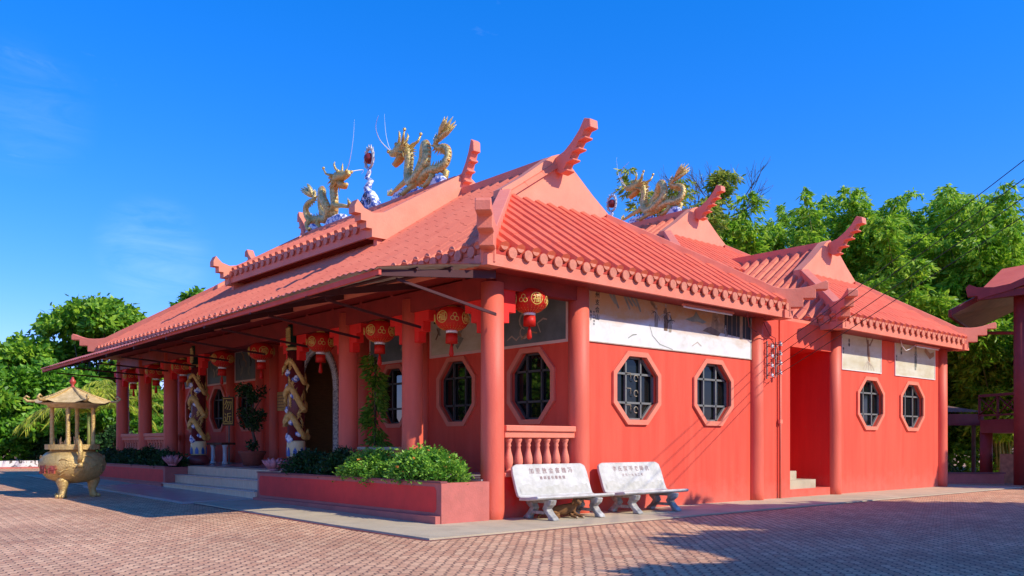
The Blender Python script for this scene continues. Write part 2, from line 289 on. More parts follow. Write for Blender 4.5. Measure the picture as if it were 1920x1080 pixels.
FRONT = lambda y, z, x: frame((x, y, z), (0, -1, 0), (0, 0, 1), (-1, 0, 0))      # faces -X
def join(dst, src, M=None, mi=None):
    if M is not None: src = MBcopy(src).xf(M)
    k = len(dst.v); dst.v += src.v; dst.f += [tuple(i+k for i in f) for f in src.f]; dst.mi += src.mi if mi is None else [mi]*len(src.mi); dst.sm += src.sm; return dst
def MBcopy(s):
    c = MB(); c.v = list(s.v); c.f = list(s.f); c.mi = list(s.mi); c.sm = list(s.sm); return c
def gz(x, y): return .0105*min(max(y, 0), 38) - .003*min(max(x, 0), 30)
# ================================================================== ground
def sheet(xs, ys, dz=0.):
    mb = MB(); vs = [(x, y, gz(x, y)+dz) for y in ys for x in xs]; n = len(xs)
    return mb.add(vs, [(j*n+i, j*n+i+1, (j+1)*n+i+1, (j+1)*n+i) for j in range(len(ys)-1) for i in range(n-1)])
struct('plaza_ground', sheet([-400, -60, -20, 0, 10, 20, 30, 60, 400], [-400, -60, -20, 0, 10, 20, 30, 38, 60, 400], 0), M_PAVE)
def apron():
    mb = MB()
    def sl(x0, y0, x1, y1):
        nx = 6; ny = 6
        for i in range(nx):
            for j in range(ny):
                a, b = x0+(x1-x0)*i/nx, x0+(x1-x0)*(i+1)/nx; c, d = y0+(y1-y0)*j/ny, y0+(y1-y0)*(j+1)/ny
                mb.add([(a, c, gz(a, c)+.03), (b, c, gz(b, c)+.03), (b, d, gz(b, d)+.03), (a, d, gz(a, d)+.03)], [(0, 1, 2, 3)])
    sl(-2.75, -1.85, 21.2, 2.3); sl(-2.75, 2.3, 0, 22.5)
    for (x0, y0, x1, y1) in ((-2.75, -1.85, 21.2, -1.85), (-2.75, -1.85, -2.75, 22.5)):
        for i in range(8):
            a = (x0+(x1-x0)*i/8, y0+(y1-y0)*i/8); b = (x0+(x1-x0)*(i+1)/8, y0+(y1-y0)*(i+1)/8)
            mb.add([(*a, gz(*a)-.05), (*b, gz(*b)-.05), (*b, gz(*b)+.03), (*a, gz(*a)+.03)], [(0, 1, 2, 3)])
    return mb
struct('concrete_apron', apron(), M_CONC)
dr = MB()                                                # the dark drain slot along the apron
for (x0, y0, x1, y1) in ((-2.83, -1.93, 21.2, -1.855), (-2.83, -1.93, -2.755, 22.5)):
    for i in range(10):
        a, b = x0+(x1-x0)*(i/10 if x1-x0 > 1 else 0), x0+(x1-x0)*((i+1)/10 if x1-x0 > 1 else 1)
        c, d = y0+(y1-y0)*(i/10 if y1-y0 > 1 else 0), y0+(y1-y0)*((i+1)/10 if y1-y0 > 1 else 1)
        dr.add([(a, c, gz(a, c)+.004), (b, c, gz(b, c)+.004), (b, d, gz(b, d)+.004), (a, d, gz(a, d)+.004)], [(0, 1, 2, 3)])
struct('drain_strip', dr, M_PLUM)
fs = struct('entrance_landing', MB().prism([(-3.0, 6.9, .075), (-1.35, 6.9, .075), (-1.35, 14.4, .15), (-3.0, 14.4, .15)], (0, 0, .05)), M_TILE)
# ================================================================== temple
T = thing('temple', 'long red temple with salmon tiled hip-and-gable roofs, columned veranda and octagonal windows', 'temple', (4.15, 10.35, 0))
def part(name, mb, m, parent=T, label=None): return obj(name, mb, m, parent, label, world=True)
def kid(name, mb, m, parent, label=None): return obj(name, mb, m, parent, label)
FL = .75
OCT = lambda a, b, w_, h_: [(a, -h_), (w_, -b), (w_, b), (a, h_), (-a, h_), (-w_, b), (-w_, -b), (-a, -h_)]
def bay(mb, M, u0, u1, v0, v1, hole=None, rev=.14):
    """wall face in frame coords (u,v), w=0 the face; octagon hole (cu,cv,hw,hh) with reveals"""
    if not hole:
        mb.add([M @ Vector(p) for p in ((u0, v0, 0), (u1, v0, 0), (u1, v1, 0), (u0, v1, 0))], [(0, 1, 2, 3)]); return
    cu, cv, hw, hh = hole; a, b = hw*.42, hh*.42
    O = [(cu+p, cv+q) for p, q in OCT(a, b, hw, hh)]
    def q(*pts): mb.add([M @ Vector((p[0], p[1], 0)) for p in pts], [tuple(range(len(pts)))])
    q(O[0], O[7], (cu-a, v0), (cu+a, v0)); q(O[3], O[4], (cu-a, v1), (cu+a, v1))
    q(O[1], O[2], (u1, cv+b), (u1, cv-b)); q(O[5], O[6], (u0, cv-b), (u0, cv+b))
    q(O[0], O[1], (u1, cv-b), (u1, v0), (cu+a, v0)); q(O[2], O[3], (cu+a, v1), (u1, v1), (u1, cv+b))
    q(O[4], O[5], (u0, cv+b), (u0, v1), (cu-a, v1)); q(O[6], O[7], (cu-a, v0), (u0, v0), (u0, cv-b))
    for i in range(8):
        p, r = O[i], O[(i+1) % 8]
        mb.add([M @ Vector(x) for x in ((*p, 0), (*r, 0), (*r, -rev), (*p, -rev))], [(0, 1, 2, 3)])
def window(M, cu, cv, hw, hh, rev=.14, scroll=False):
    """octagonal window: raised frame band, bars, pane"""
    a, b = hw*.42, hh*.42; fw = .105
    I = OCT(a, b, hw, hh); O = [(p*(hw+fw)/hw, q*(hh+fw)/hh) for p, q in I]
    mb = MB(); vs = []
    for ring, z in ((I, .055), (O, .055), (O, 0.0), (I, -.02)): vs += [M @ Vector((cu+p, cv+q, z)) for p, q in ring]
    fs = []
    for k in range(8):
        j = (k+1) % 8
        fs += [(k, j, 8+j, 8+k), (8+k, 8+j, 16+j, 16+k), (24+k, 24+j, j, k)]
    mb.add(vs, fs); fr = part('window_frame', mb, M_TRIM)
    g = MB(); g.add([M @ Vector((cu+p*1.01, cv+q*1.01, -rev)) for p, q in I], [tuple(range(8))]); kid('pane', g, M_GLASSF if M is MF else M_GLASS, fr)
    br = MB(); z0, z1 = -rev+.01, -rev+.06; t = .022
    def bar(u0, v0, u1, v1):
        d = Vector((u1-u0, v1-v0)); d.normalize(); n = Vector((-d.y, d.x))*t
        c = [(u0+n.x, v0+n.y), (u1+n.x, v1+n.y), (u1-n.x, v1-n.y), (u0-n.x, v0-n.y)]
        br.prism([M @ Vector((cu+p, cv+q, z0)) for p, q in c], (M.to_3x3() @ Vector((0, 0, z1-z0))))
    for u in (-hw*.36, hw*.36): bar(u, -hh, u, hh)
    for v in (-hh*.46, hh*.46): bar(-hw, v, hw, v)
    for k in range(8): bar(*[x*.975 for x in I[k]], *[x*.975 for x in I[(k+1) % 8]])
    if scroll:
        for zz in (-.45, -.1, .22):
            pts = [M @ Vector((cu+.07+.065*math.cos(q), cv+zz+.065*math.sin(q), -rev+.07)) for q in np.linspace(0, 5.2, 12)]
            br.tube(pts, .009, 4, 1); br.tube([M @ Vector((cu-.24, cv+zz+.1, -rev+.07)), M @ Vector((cu-.1, cv+zz+.1, -rev+.07)), M @ Vector((cu-.1, cv+zz-.02, -rev+.07))], .009, 4, 1)
    kid('window_bars', br, [M_IROND if M is MF else M_IRON, M_CONC], fr)
ID = Matrix.Identity(4)
MS = frame((0, 0, 0), (1, 0, 0), (0, 0, 1), (0, -1, 0)); MF = frame((2.24, 0, 0), (0, 1, 0), (0, 0, 1), (-1, 0, 0))
wall = MB(); ZT = 4.6; ZB = -.2
bay(wall, MS, 2.24, 5.3, ZB, ZT, (3.99, 2.56, .665, .665)); bay(wall, MS, 5.3, 9.54, ZB, ZT, (6.71, 2.575, .665, .665))
bay(wall, MS, 12.3, 15.8, ZB, ZT, (14.45, 2.56, .725, .67)); bay(wall, MS, 15.8, 19.39, ZB, ZT, (17.2, 2.555, .745, .67))
FW = [(1.38, 0, 2.65), (3.93, 2.65, 5.2), (6.5, 5.2, 7.9), (15.2, 14.1, 16.35), (17.5, 16.35, 18.7), (19.75, 18.7, 20.9)]
for c, a, b in FW: bay(wall, MF, a, b, FL-.3, ZT, (c, 2.6, .62, .7))
# door bays with the arch
DC, DH, DZ = 10.45, .95, 2.95
def arch(r, n=16): return [(DC+r*math.cos(PI-PI*k/n), DZ+(r+.12)*math.sin(PI*k/n)) for k in range(n+1)]
ap = arch(DH); n = len(ap)
for k in range(n-1): wall.add([MF @ Vector((*ap[k], 0)), MF @ Vector((*ap[k+1], 0)), MF @ Vector((ap[k+1][0], ZT, 0)), MF @ Vector((ap[k][0], ZT, 0))], [(0, 1, 2, 3)])
bay(wall, MF, 7.9, DC-DH, FL-.3, ZT); bay(wall, MF, DC+DH, 14.1, FL-.3, ZT)
wall.box((2.25, 20.7, -.2), (8.47, 20.9, 4.6)); wall.box((8.4, .02, -.2), (8.6, 20.69, 4.6))
wall.box((19.2, .01, -.2), (19.39, 20.9, 4.6)); wall.box((12.3, 20.7, -.2), (19.2, 20.9, 4.6)); wall.box((12.11, .25, -.2), (12.29, 20.9, 4.45))
part('wall', wall, M_WALL)
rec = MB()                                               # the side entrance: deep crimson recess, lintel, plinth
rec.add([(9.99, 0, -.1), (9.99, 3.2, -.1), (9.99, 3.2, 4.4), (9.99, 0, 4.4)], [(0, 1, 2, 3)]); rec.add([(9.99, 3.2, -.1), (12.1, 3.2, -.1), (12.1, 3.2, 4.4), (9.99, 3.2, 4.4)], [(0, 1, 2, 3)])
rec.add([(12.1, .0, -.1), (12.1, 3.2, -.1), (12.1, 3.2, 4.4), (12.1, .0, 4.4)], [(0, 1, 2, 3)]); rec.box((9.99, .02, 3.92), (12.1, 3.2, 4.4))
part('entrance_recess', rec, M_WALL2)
lt = MB(); lt.box((9.54, -.03, 3.9), (12.3, .02, 4.55)); lt.box((9.56, -.05, -.2), (9.99, .3, 3.895)); lt.box((9.99, -.02, -.2), (12.1, .3, .2)); part('door_surround', lt, M_WALL)
st = MB(); st.box((9.995, .05, .2), (11.45, 1.5, .43)); st.box((9.995, .3, .43), (10.9, 1.5, .66)); st.box((9.995, .55, .66), (10.45, 1.5, .9)); part('side_stairs', st, M_CONC)
for (u, v, hw, hh, sc, M) in [(3.99, 2.56, .665, .665, 1, MS), (6.71, 2.575, .665, .665, 0, MS), (14.45, 2.56, .725, .67, 0, MS), (17.2, 2.555, .745, .67, 0, MS)] + [(c, 2.6, .62, .7, 0, MF) for c, a, b in FW]:
    window(M, u, v, hw, hh, scroll=bool(sc))
# interior behind the doorway
inn = MB(); inn.box((2.3, 8.6, FL), (6.0, 12.3, FL+.02)); inn.box((6.0, 8.4, FL), (6.1, 12.5, 4.5)); inn.box((2.3, 8.4, FL), (6.0, 8.5, 4.5)); inn.box((2.3, 12.4, FL), (6.0, 12.5, 4.5)); inn.box((2.3, 8.4, 4.4), (6.0, 12.5, 4.5)); part('shrine_room', inn, M_ROOM)
al = MB(); al.box((4.4, 9.2, FL+.02), (5.2, 11.8, 1.7)); al.box((4.3, 9.1, 1.7), (5.3, 11.9, 1.78), 1); al.box((5.5, 9.0, 1.7), (5.6, 11.9, 3.6), 1)
for k in range(5): al.box((4.28, 9.3+k*.52, 1.0), (4.4, 9.6+k*.52, 1.5), 1)
part('altar', al, [M_WOOD, M_LGOLD])
# door arch band with fret relief
ab = MB(); r1, r2 = DH-.02, DH+.24
pts1 = [(DC-r1, FL)]+arch(r1)+[(DC+r1, FL)]; pts2 = [(DC-r2, FL)]+arch(r2)+[(DC+r2, FL)]
for k in range(len(pts1)-1):
    q = [pts1[k], pts1[k+1], pts2[k+1], pts2[k]]
    ab.prism([MF @ Vector((*p, .002)) for p in q], MF.to_3x3() @ Vector((0, 0, .05)))
fr = part('door_arch', ab, mat('carved_cream_arch_stone', (.66, .60, .50), .6, .4, 16, .9, 45, col2=(.22, .2, .2), ramp=(.42, .56)))
mb = MB()
for k in range(1, len(pts1)-1):
    for j in range(4):
        t = j/4; p = Vector(pts1[k]).lerp(Vector(pts1[k+1]), t); q = Vector(pts2[k]).lerp(Vector(pts2[k+1]), t); c = p.lerp(q, .5); rr = .07
        if k in (len(pts1)-2,) : c = Vector((DC+(r1+r2)/2, FL+.55*j+.2))
        mb.tube([MF @ Vector((c.x+rr*math.cos(a), c.y+rr*math.sin(a), .058)) for a in np.linspace(0, 5.4, 8)], .012, 4)
kid('arch_scrolls', mb, M_WHITE, fr)
# veranda floor, ceiling, beams
pl = MB(); pl.box((-.22, .02, -.15), (2.235, 20.88, FL-.03)); part('veranda_base', pl, M_WALL)
part('veranda_floor', MB().box((-.26, .0, FL-.03), (2.24, 20.9, FL)), M_TILE)
part('veranda_end_wall', MB().box((.2, -.06, -.1), (2.05, .0, .80)), M_WALL2)
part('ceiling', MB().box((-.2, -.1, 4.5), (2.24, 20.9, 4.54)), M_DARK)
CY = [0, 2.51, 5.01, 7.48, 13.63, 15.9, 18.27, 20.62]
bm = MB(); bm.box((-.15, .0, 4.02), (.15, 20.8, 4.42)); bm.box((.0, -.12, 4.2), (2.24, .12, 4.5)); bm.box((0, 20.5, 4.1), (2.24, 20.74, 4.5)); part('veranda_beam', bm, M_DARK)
for y in CY:
    for sg in (-1, 1):
        if y == 0 and sg < 0: continue
        o = y+sg*.2
        part('beam_bracket', MB().prism([(-.09, o, 4.02), (-.09, o, 3.42), (-.09, o+sg*.14, 3.42), (-.09, o+sg*.14, 3.62), (-.09, o+sg*.3, 3.62), (-.09, o+sg*.3, 3.82), (-.09, o+sg*.48, 3.82), (-.09, o+sg*.48, 4.02)], (.18, 0, 0)), M_WALL2)
part('beam_bracket', MB().prism([(.2, -.07, 4.2), (.2, -.07, 3.6), (.34, -.07, 3.6), (.34, -.07, 3.8), (.5, -.07, 3.8), (.5, -.07, 4.2)], (0, .14, 0)), M_WALL2)
cb = MB()
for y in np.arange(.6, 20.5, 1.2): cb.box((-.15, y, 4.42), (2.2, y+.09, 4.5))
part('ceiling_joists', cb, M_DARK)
# columns
def column(x, y, zb, zt, r=.215, m=M_COLU):
    mb = MB().lathe([(r*1.0, zb), (r*1.02, zb+.3), (r, zb+1.2), (r*.99, (zb+zt)/2), (r*.96, zt)], (x, y, 0), 32); return part('column', mb, m)
for i, y in enumerate(CY):
    if i in (3, 4): continue
    column(0, y, gz(0, y)-.1 if i == 0 else FL, 4.3)
column(2.24, 0, -.1, 4.5)
for y in (2.65, 5.2, 7.9, 13.1, 14.1, 16.35, 18.7, 20.8): column(2.2, y, FL, 4.5, .17, M_COLU)
for x in (8.47, 12.33, 19.39): column(x, 0, -.1, 4.55, .2)
# dragon columns
def dragoncol(y):
    zt = 4.3
    mb = MB().lathe([(.205, .98), (.205, 3.66)], (0, y, 0), 32); c = part('dragon_column', mb, M_DRED, label='column painted maroon and wound by a golden dragon')
    kid('column_head', MB().lathe([(.215, 3.66), (.215, 3.72), (.2, 3.72), (.2, zt)], (0, y, 0), 28), M_DGRN, c)
    kid('gilt_band', MB().lathe([(.2, 3.66), (.235, 3.68), (.235, 3.73), (.2, 3.75)], (0, y, 0), 28), M_GOLD, c)
    em = MB()
    for q in (2.4, 3.3): 
        for k in range(7): em.ball((.2*math.cos(q)+.0, y+.2*math.sin(q), 3.84+.06*k), .055, 5)
    kid('gilt_emblem', em, M_GOLD, c)
    kid('pedestal', MB().lathe([(.20, FL), (.30, FL+.03), (.34, FL+.12), (.33, FL+.2), (.26, FL+.27), (.2, FL+.3)], (0, y, 0), 28), mat('maroon_pedestal_glaze', (.22, .05, .05), .35, .2, 4) if 'maroon_pedestal_glaze' not in MATS else MATS['maroon_pedestal_glaze'], c)
    kid('foot_band', MB().lathe([(.21, 1.05), (.222, 1.08), (.222, 1.42), (.206, 1.46)], (0, y, 0), 28), mat('cream_blue_foot_band', (.85, .66, .34), .4, .1, 5) if 'cream_blue_foot_band' not in MATS else MATS['cream_blue_foot_band'], c)
    pt = MB()
    for k in range(8):
        q = 2*PI*k/8+.2; cx, cy = .222*math.cos(q), .222*math.sin(q); tq = Vector((-math.sin(q), math.cos(q), 0)); nn = Vector((math.cos(q), math.sin(q), 0))*.012
        P0 = Vector((cx, y+cy, 1.08)); pts = [P0-tq*.045, P0+tq*.045, P0+tq*.05+Vector((0, 0, .12)), P0+Vector((0, 0, .22)), P0-tq*.05+Vector((0, 0, .12))]; pt.prism(pts, nn)
    kid('blue_petals', pt, M_BLUE, c)
    dg = MB(); N = 170; P = []; R = []
    for k in range(N):
        t = k/(N-1); q = 1.2+t*2.9*2*PI*.93; z = 3.48-1.8*t+.17*math.sin(q*2+.6); rr = .225+.02*math.sin(q*3)
        P.append((rr*math.cos(q), y+rr*math.sin(q), z)); R.append(.02+.058*math.sin(min(1, .12+t*1.25)*PI/2)*(1 if t < .93 else .8))
    dg.tube(P, R, 8)
    for k in range(2, N-2, 2):
        p = Vector(P[k]); o = (p-Vector((0, y, p.z))).normalized(); dg.cone(p+o*.02+Vector((0, 0, R[k]*.7)), p+o*.03+Vector((0, 0, R[k]+.045)), .028, 4)
    hp = Vector(P[-1])                                     # head near the foot, with mane rays
    o = (hp-Vector((0, y, hp.z))).normalized(); tq = Vector((-o.y, o.x, 0))
    dg.tube([hp, hp+tq*.1+o*.04, hp+tq*.24+o*.03+Vector((0, 0, -.03))], [.075, .09, .04], 8)
    for k in range(10):
        q = .3+k*.3; dg.cone(hp+o*.05, hp+o*.08-tq*.26*math.cos(q)+Vector((0, 0, .26*math.sin(q)-.05)), .03, 4)
    for t in (.1, .27, .42, .58, .72, .86):                               # legs with claws
        p = Vector(P[int(t*N)]); o = (p-Vector((0, y, p.z))).normalized(); tq = Vector((-o.y, o.x, 0))
        e = p+o*.06-tq*.1+Vector((0, 0, -.2)); dg.tube([p, p+o*.08+tq*.06+Vector((0, 0, -.1)), e], [.045, .04, .025], 6)
        for s in (-.06, 0, .06, .03): dg.cone(e, e+tq*s*1.2+o*.02+Vector((0, 0, -.08+abs(s)*.4)), .014, 4)
    r_ = random.Random(int(y)); 
    for k in range(26):                                    # flame tufts lying on the shaft
        q = r_.uniform(0, 6.28); z = r_.uniform(1.55, 3.4); s_ = r_.choice((-1, 1))
        for j in range(3): dg.tube([(.205*math.cos(q+u*s_*.5), y+.205*math.sin(q+u*s_*.5), z+u*.10+j*.05*(1+u)) for u in (0, .5, 1)], [.022, .018, .003], 5)
    kid('dragon_relief', dg, M_GOLDC, c)
    cl = MB()
    for q, z in ((3.0, 3.1), (4.0, 2.55), (2.5, 2.2), (3.7, 1.9), (4.6, 1.62), (2.3, 1.55), (3.2, 1.5), (4.2, 2.95), (3.4, 1.46), (2.8, 2.75)):
        for dq, dz, r in ((0, 0, .07), (.26, .02, .05), (-.24, .01, .052), (.05, .06, .05)): cl.ball((.205*math.cos(q+dq), y+.205*math.sin(q+dq), z+dz), r, 6)
    kid('cloud_relief', cl, M_CLOUD, c)
for y in (7.48, 13.63): dragoncol(y)
# balustrades
def balustrade(p0, p1, n, zb=.80):
    d = Vector((p1[0]-p0[0], p1[1]-p0[1], 0)); L = d.length; d.normalize(); nn = Vector((-d.y, d.x, 0))
    M = frame((p0[0], p0[1], 0), d, (0, 0, 1), nn)
    rl = MB(); rl.box((0, 1.50, -.10), (L, 1.62, .10)); rl.box((0, 1.62, -.14), (L, 1.73, .14)); rl.box((0, zb-.02, -.1), (L, zb+.06, .1)); rl.xf(M)
    b = bevel(part('balustrade_rail', rl, M_TRIM), .015)
    pr = [(.055, 0), (.055, .03), (.035, .05), (.05, .10), (.068, .19), (.062, .28), (.038, .40), (.03, .47), (.042, .50), (.03, .53), (.05, .58), (.055, .60), (.055, .64)]
    for k in range(n):
        t = (k+.7)/(n+.4)*L; c = Vector((p0[0], p0[1], 0))+d*t
        m2 = MB().lathe([(r*1.25, zb+.06+z) for r, z in pr], (c.x, c.y, 0), 14); kid('baluster', m2, M_TRIM, b)
balustrade((.22, 0), (2.03, 0), 7); balustrade((.2, 20.62), (2.0, 20.62), 7); balustrade((0, 16.15), (0, 18.05), 7); balustrade((0, 18.5), (0, 20.4), 7)
# murals
def mural(M, u0, u1, v0, v1, ground, border=.05, bm_=None):
    fr = MB()
    for a, b, c, d in ((u0, u1, v0, v0+border), (u0, u1, v1-border, v1), (u0, u0+border, v0+border, v1-border), (u1-border, u1, v0+border, v1-border)):
        fr.add([M @ Vector(p) for p in ((a, c, .03), (b, c, .03), (b, d, .03), (a, d, .03), (a, c, 0), (b, c, 0), (b, d, 0), (a, d, 0))], [(0, 1, 2, 3), (0, 4, 5, 1), (1, 5, 6, 2), (2, 6, 7, 3), (3, 7, 4, 0)])
    f = part('mural', MB().prism([M @ Vector(p) for p in ((u0+border, v0+border, .002), (u1-border, v0+border, .002), (u1-border, v1-border, .002), (u0+border, v1-border, .002))], M.to_3x3() @ Vector((0, 0, .015))), ground)
    kid('mural_border', fr, bm_ or M_INKL, f); return f
def blot(mb, M, pts, mi=0, w_=.02): mb.add([M @ Vector((p[0], p[1], w_)) for p in pts], [tuple(range(len(pts)))], mi)
def brush(mb, M, pts, wd, mi=0, w_=.021):
    """flat brush stroke"""
    P = [Vector((p[0], p[1], 0)) for p in pts]; vs = []
    for i, p in enumerate(P):
        t = (P[min(i+1, len(P)-1)]-P[max(i-1, 0)]).normalized(); n_ = Vector((-t.y, t.x, 0))*wd*(.35+.65*math.sin(PI*(i+.5)/len(P))); vs += [M @ (p+n_+Vector((0, 0, w_))), M @ (p-n_+Vector((0, 0, w_)))]
    mb.add(vs, [(2*i, 2*i+1, 2*i+3, 2*i+2) for i in range(len(P)-1)], mi)
def figure(mb, M, x, y, h, mi, seed=0):
    """small robed ink figure"""
    r = random.Random(seed)
    blot(mb, M, [(x-.1*h, y), (x+.1*h, y), (x+.16*h, y+.3*h), (x+.1*h, y+.62*h), (x+.05*h, y+.8*h), (x-.05*h, y+.8*h), (x-.13*h, y+.55*h), (x-.07*h, y+.3*h)], mi)
    blot(mb, M, [(x+.055*h*math.cos(a), y+.88*h+.07*h*math.sin(a)) for a in np.linspace(0, 5.6, 8)], 3, .022)
    for k in range(6):
        a = r.uniform(-1, 1); brush(mb, M, [(x, y+.6*h), (x+a*.25*h, y+.55*h+r.uniform(-.1, .15)*h), (x+a*.42*h, y+.5*h+r.uniform(-.25, .3)*h)], .018*h, r.choice((0, 1, 3)), .0215+.0004*k)
    for k in range(3): brush(mb, M, [(x-.08*h+k*.08*h, y), (x-.1*h+k*.1*h, y+.3*h), (x-.05*h+k*.05*h, y+.6*h)], .01*h, 0, .0235+.0003*k)
def glyphs(mb, M, chars, x, y, size, mi, dy=None, vertical=True, w_=.022):
    for k, ch in enumerate(chars):
        t = text_mb(ch, size, .0015, mi)
        xx, yy = (x, y-k*(dy or size*1.15)) if vertical else (x+k*(dy or size*1.15), y)
        join(mb, t, M @ Matrix.Translation((xx, yy, w_)))
INK = [M_BLACK, M_BROWN, M_OCHRE, M_INKL, M_INKG]
f = mural(MS, 2.5, 8.27, 3.44, 4.6, M_MURALS, .02)
mb = MB(); blot(mb, MS, [(7.15, 3.98), (8.24, 3.92), (8.24, 4.55), (7.15, 4.55)], 0, .019); blot(mb, MS, [(6.6, 4.0), (7.14, 3.98), (7.14, 4.4), (7.0, 4.55), (6.7, 4.5)], 2, .0195)
for k in range(5): blot(mb, MS, [(7.25+k*.19, 3.94), (7.28+k*.19, 3.94), (7.28+k*.19, 4.55), (7.25+k*.19, 4.55)], 1, .0205)
blot(mb, MS, [(7.78, 3.9), (7.9, 3.9), (7.9, 4.5), (7.78, 4.5)], 2, .0206)
blot(mb, MS, [(6.3, 3.98), (6.6, 3.93), (6.9, 3.9), (7.0, 3.99), (6.8, 4.05), (6.6, 4.1), (6.45, 4.06)], 1, .021); figure(mb, MS, 6.85, 4.05, .42, 2, 4); figure(mb, MS, 7.2, 3.92, .28, 3, 5)
figure(mb, MS, 4.62, 3.92, .5, 3, 1); figure(mb, MS, 4.95, 3.86, .62, 1, 2); figure(mb, MS, 5.1, 3.84, .45, 3, 7)
blot(mb, MS, [(5.65, 4.18), (5.9, 4.15), (6.1, 4.17), (6.3, 4.14), (6.45, 4.19), (6.2, 4.26), (6.05, 4.4), (5.95, 4.28)], 4, .02)
for x in (3.05, 3.15, 3.5, 3.6, 3.72, 3.85, 4.35, 4.4): brush(mb, MS, [(x, 4.6), (x+.12, 4.42), (x+.26, 4.2+.1*math.sin(x*9))], .035, 4 if x < 4 else 2, .0212)
brush(mb, MS, [(4.4, 3.95), (4.5, 3.72), (4.75, 3.55), (5.2, 3.47)], .008, 4, .0214); brush(mb, MS, [(3.7, 3.6), (3.85, 3.68), (3.98, 3.7)], .012, 4, .0214); brush(mb, MS, [(5.9, 3.6), (6.1, 3.7), (6.25, 3.62)], .014, 3, .0214)
glyphs(mb, MS, '州支会山', 2.76, 4.40, .13, 0, .15); glyphs(mb, MS, '敬書于', 2.57, 4.04, .05, 0, .075); glyphs(mb, MS, '甲子年月日', 2.66, 4.04, .045, 0, .06)
kid('mural_painting', mb, INK, f)
for (u0, u1, sd_) in ((12.74, 15.12, 11), (16.02, 18.89, 12)):
    f = mural(MS, u0, u1, 3.46, 4.6, M_MURAL2, .02, M_WHITE); mb = MB(); cx = (u0+u1)/2+.35
    if sd_ == 11:
        brush(mb, MS, [(cx-.1, 4.6), (cx-.05, 4.3), (cx+.12, 4.25), (cx+.3, 4.45), (cx+.3, 4.6)], .03, 1); brush(mb, MS, [(cx, 4.4), (cx+.02, 4.0), (cx+.08, 3.75)], .07, 1, .022); brush(mb, MS, [(cx+.04, 4.2), (cx+.1, 3.9), (cx+.1, 3.7)], .04, 2, .0225)
        for k in range(5): brush(mb, MS, [(cx, 3.8), (cx-.2+k*.12, 3.65), (cx-.3+k*.17, 3.52)], .012, 3, .023+.0003*k)
    else:
        brush(mb, MS, [(cx-.35, 4.55), (cx-.36, 4.1), (cx-.38, 3.7)], .08, 4, .0205); figure(mb, MS, cx-.36, 3.8, .6, 4, 6)
        brush(mb, MS, [(cx+.3, 4.4), (cx+.7, 4.2), (cx+1., 4.3)], .1, 2, .0202)
    glyphs(mb, MS, '善報', u0+.42, 4.3, .11, 0, .12); glyphs(mb, MS, '敬立', u0+.1, 4.05, .08, 0, .1)
    kid('mural_painting', mb, INK, f)
for i, (c, a, b) in enumerate(FW + [(8.6, 8.05, 9.1), (12.2, 11.9, 12.95)]):
    if i > 5: continue
    f = mural(MF, a+.27, b-.24, 3.44, 4.5, M_GREYP if i != 1 else M_MURAL2, .06, mat('pinkish_mural_border', (.85, .62, .55), .6) if 'pinkish_mural_border' not in MATS else MATS['pinkish_mural_border']); mb = MB(); r = random.Random(i)
    L = b-a
    if i == 0:
        brush(mb, MF, [(c+.1+.25*math.cos(q), 4.0+.2*math.sin(q)) for q in np.linspace(-1.2, 3.6, 12)], .03, 3); brush(mb, MF, [(c+.2+.13*math.cos(q), 3.75+.12*math.sin(q)) for q in np.linspace(2.5, 7.2, 12)], .025, 3)
        brush(mb, MF, [(c+.75, 3.62), (c+.6, 3.7), (c+.45, 3.6), (c+.35, 3.68)], .02, 3); brush(mb, MF, [(c-.3, 3.7), (c-.2, 3.9), (c-.38, 3.98), (c-.5, 3.95)], .02, 3)
        brush(mb, MF, [(c+.3, 3.6), (c+.05, 3.75), (c-.2, 3.7)], .02, 2, .022); 
    elif i == 1:
        for k in range(14): 
            x = c+r.uniform(-.9, .9); y = r.uniform(3.6, 4.3); brush(mb, MF, [(x, y), (x+r.uniform(-.2, .2), y+.15), (x+r.uniform(-.3, .3), y+.28)], r.uniform(.03, .1), r.choice((0, 1, 2, 4)), .0205+.0004*k)
    else:
        for k in range(7):
            x = c+r.uniform(-.6, .6); y = r.uniform(3.6, 4.2); brush(mb, MF, [(x, y), (x+r.uniform(-.15, .15), y+.15), (x+r.uniform(-.25, .25), y+.3)], r.uniform(.02, .06), r.choice((0, 2, 3, 4)), .0205+.0004*k)
    kid('mural_painting', mb, INK, f)

# ---------------------------------------------------------------- roofs
def ribs(mb, b, s, nrm, L, side, seg=.62, RR=.105, tap=.955, h0=.7):
    """one row of half-round tiles from eave point b up along s (unit), each tile tapering under the next"""
    b = Vector(b); s = Vector(s); nrm = Vector(nrm); a = Vector(side); n_ = max(1, int(L/seg+.5)); sl = L/n_
    pf = [(1, 0), (1, h0), (.71, h0+.71), (0, h0+1), (-.71, h0+.71), (-1, h0), (-1, 0)]
    for k in range(n_):
        vs = []
        for t, r in ((k*sl-.0, RR), ((k+1)*sl, RR*tap)):
            p = b+s*t
            vs += [p+a*(r*u)+nrm*(r*v) for u, v in pf]
        mb.add(vs, [(i, i+1, 8+i, 7+i) for i in range(6)]+[(6, 5, 4, 3, 2, 1, 0)], 0, False)
def caps(mb, b, out, side, up=Vector((0, 0, 1))):
    """round end cap of a rib and the half-round drip tile beside it"""
    b = Vector(b); out = Vector(out); a = Vector(side)
    def disc(c, r, th, a0=0, a1=2*PI, n=12):
        pts = [c+a*(r*math.cos(q))+up*(r*math.sin(q)) for q in np.linspace(a0, a1, n, endpoint=a1-a0 < 6)]
        mb.prism(pts, out*th)
    disc(b+up*.05+out*.01, .085, .04)
    disc(b+a*.186+out*.02-up*.065, .098, .04, n=14)
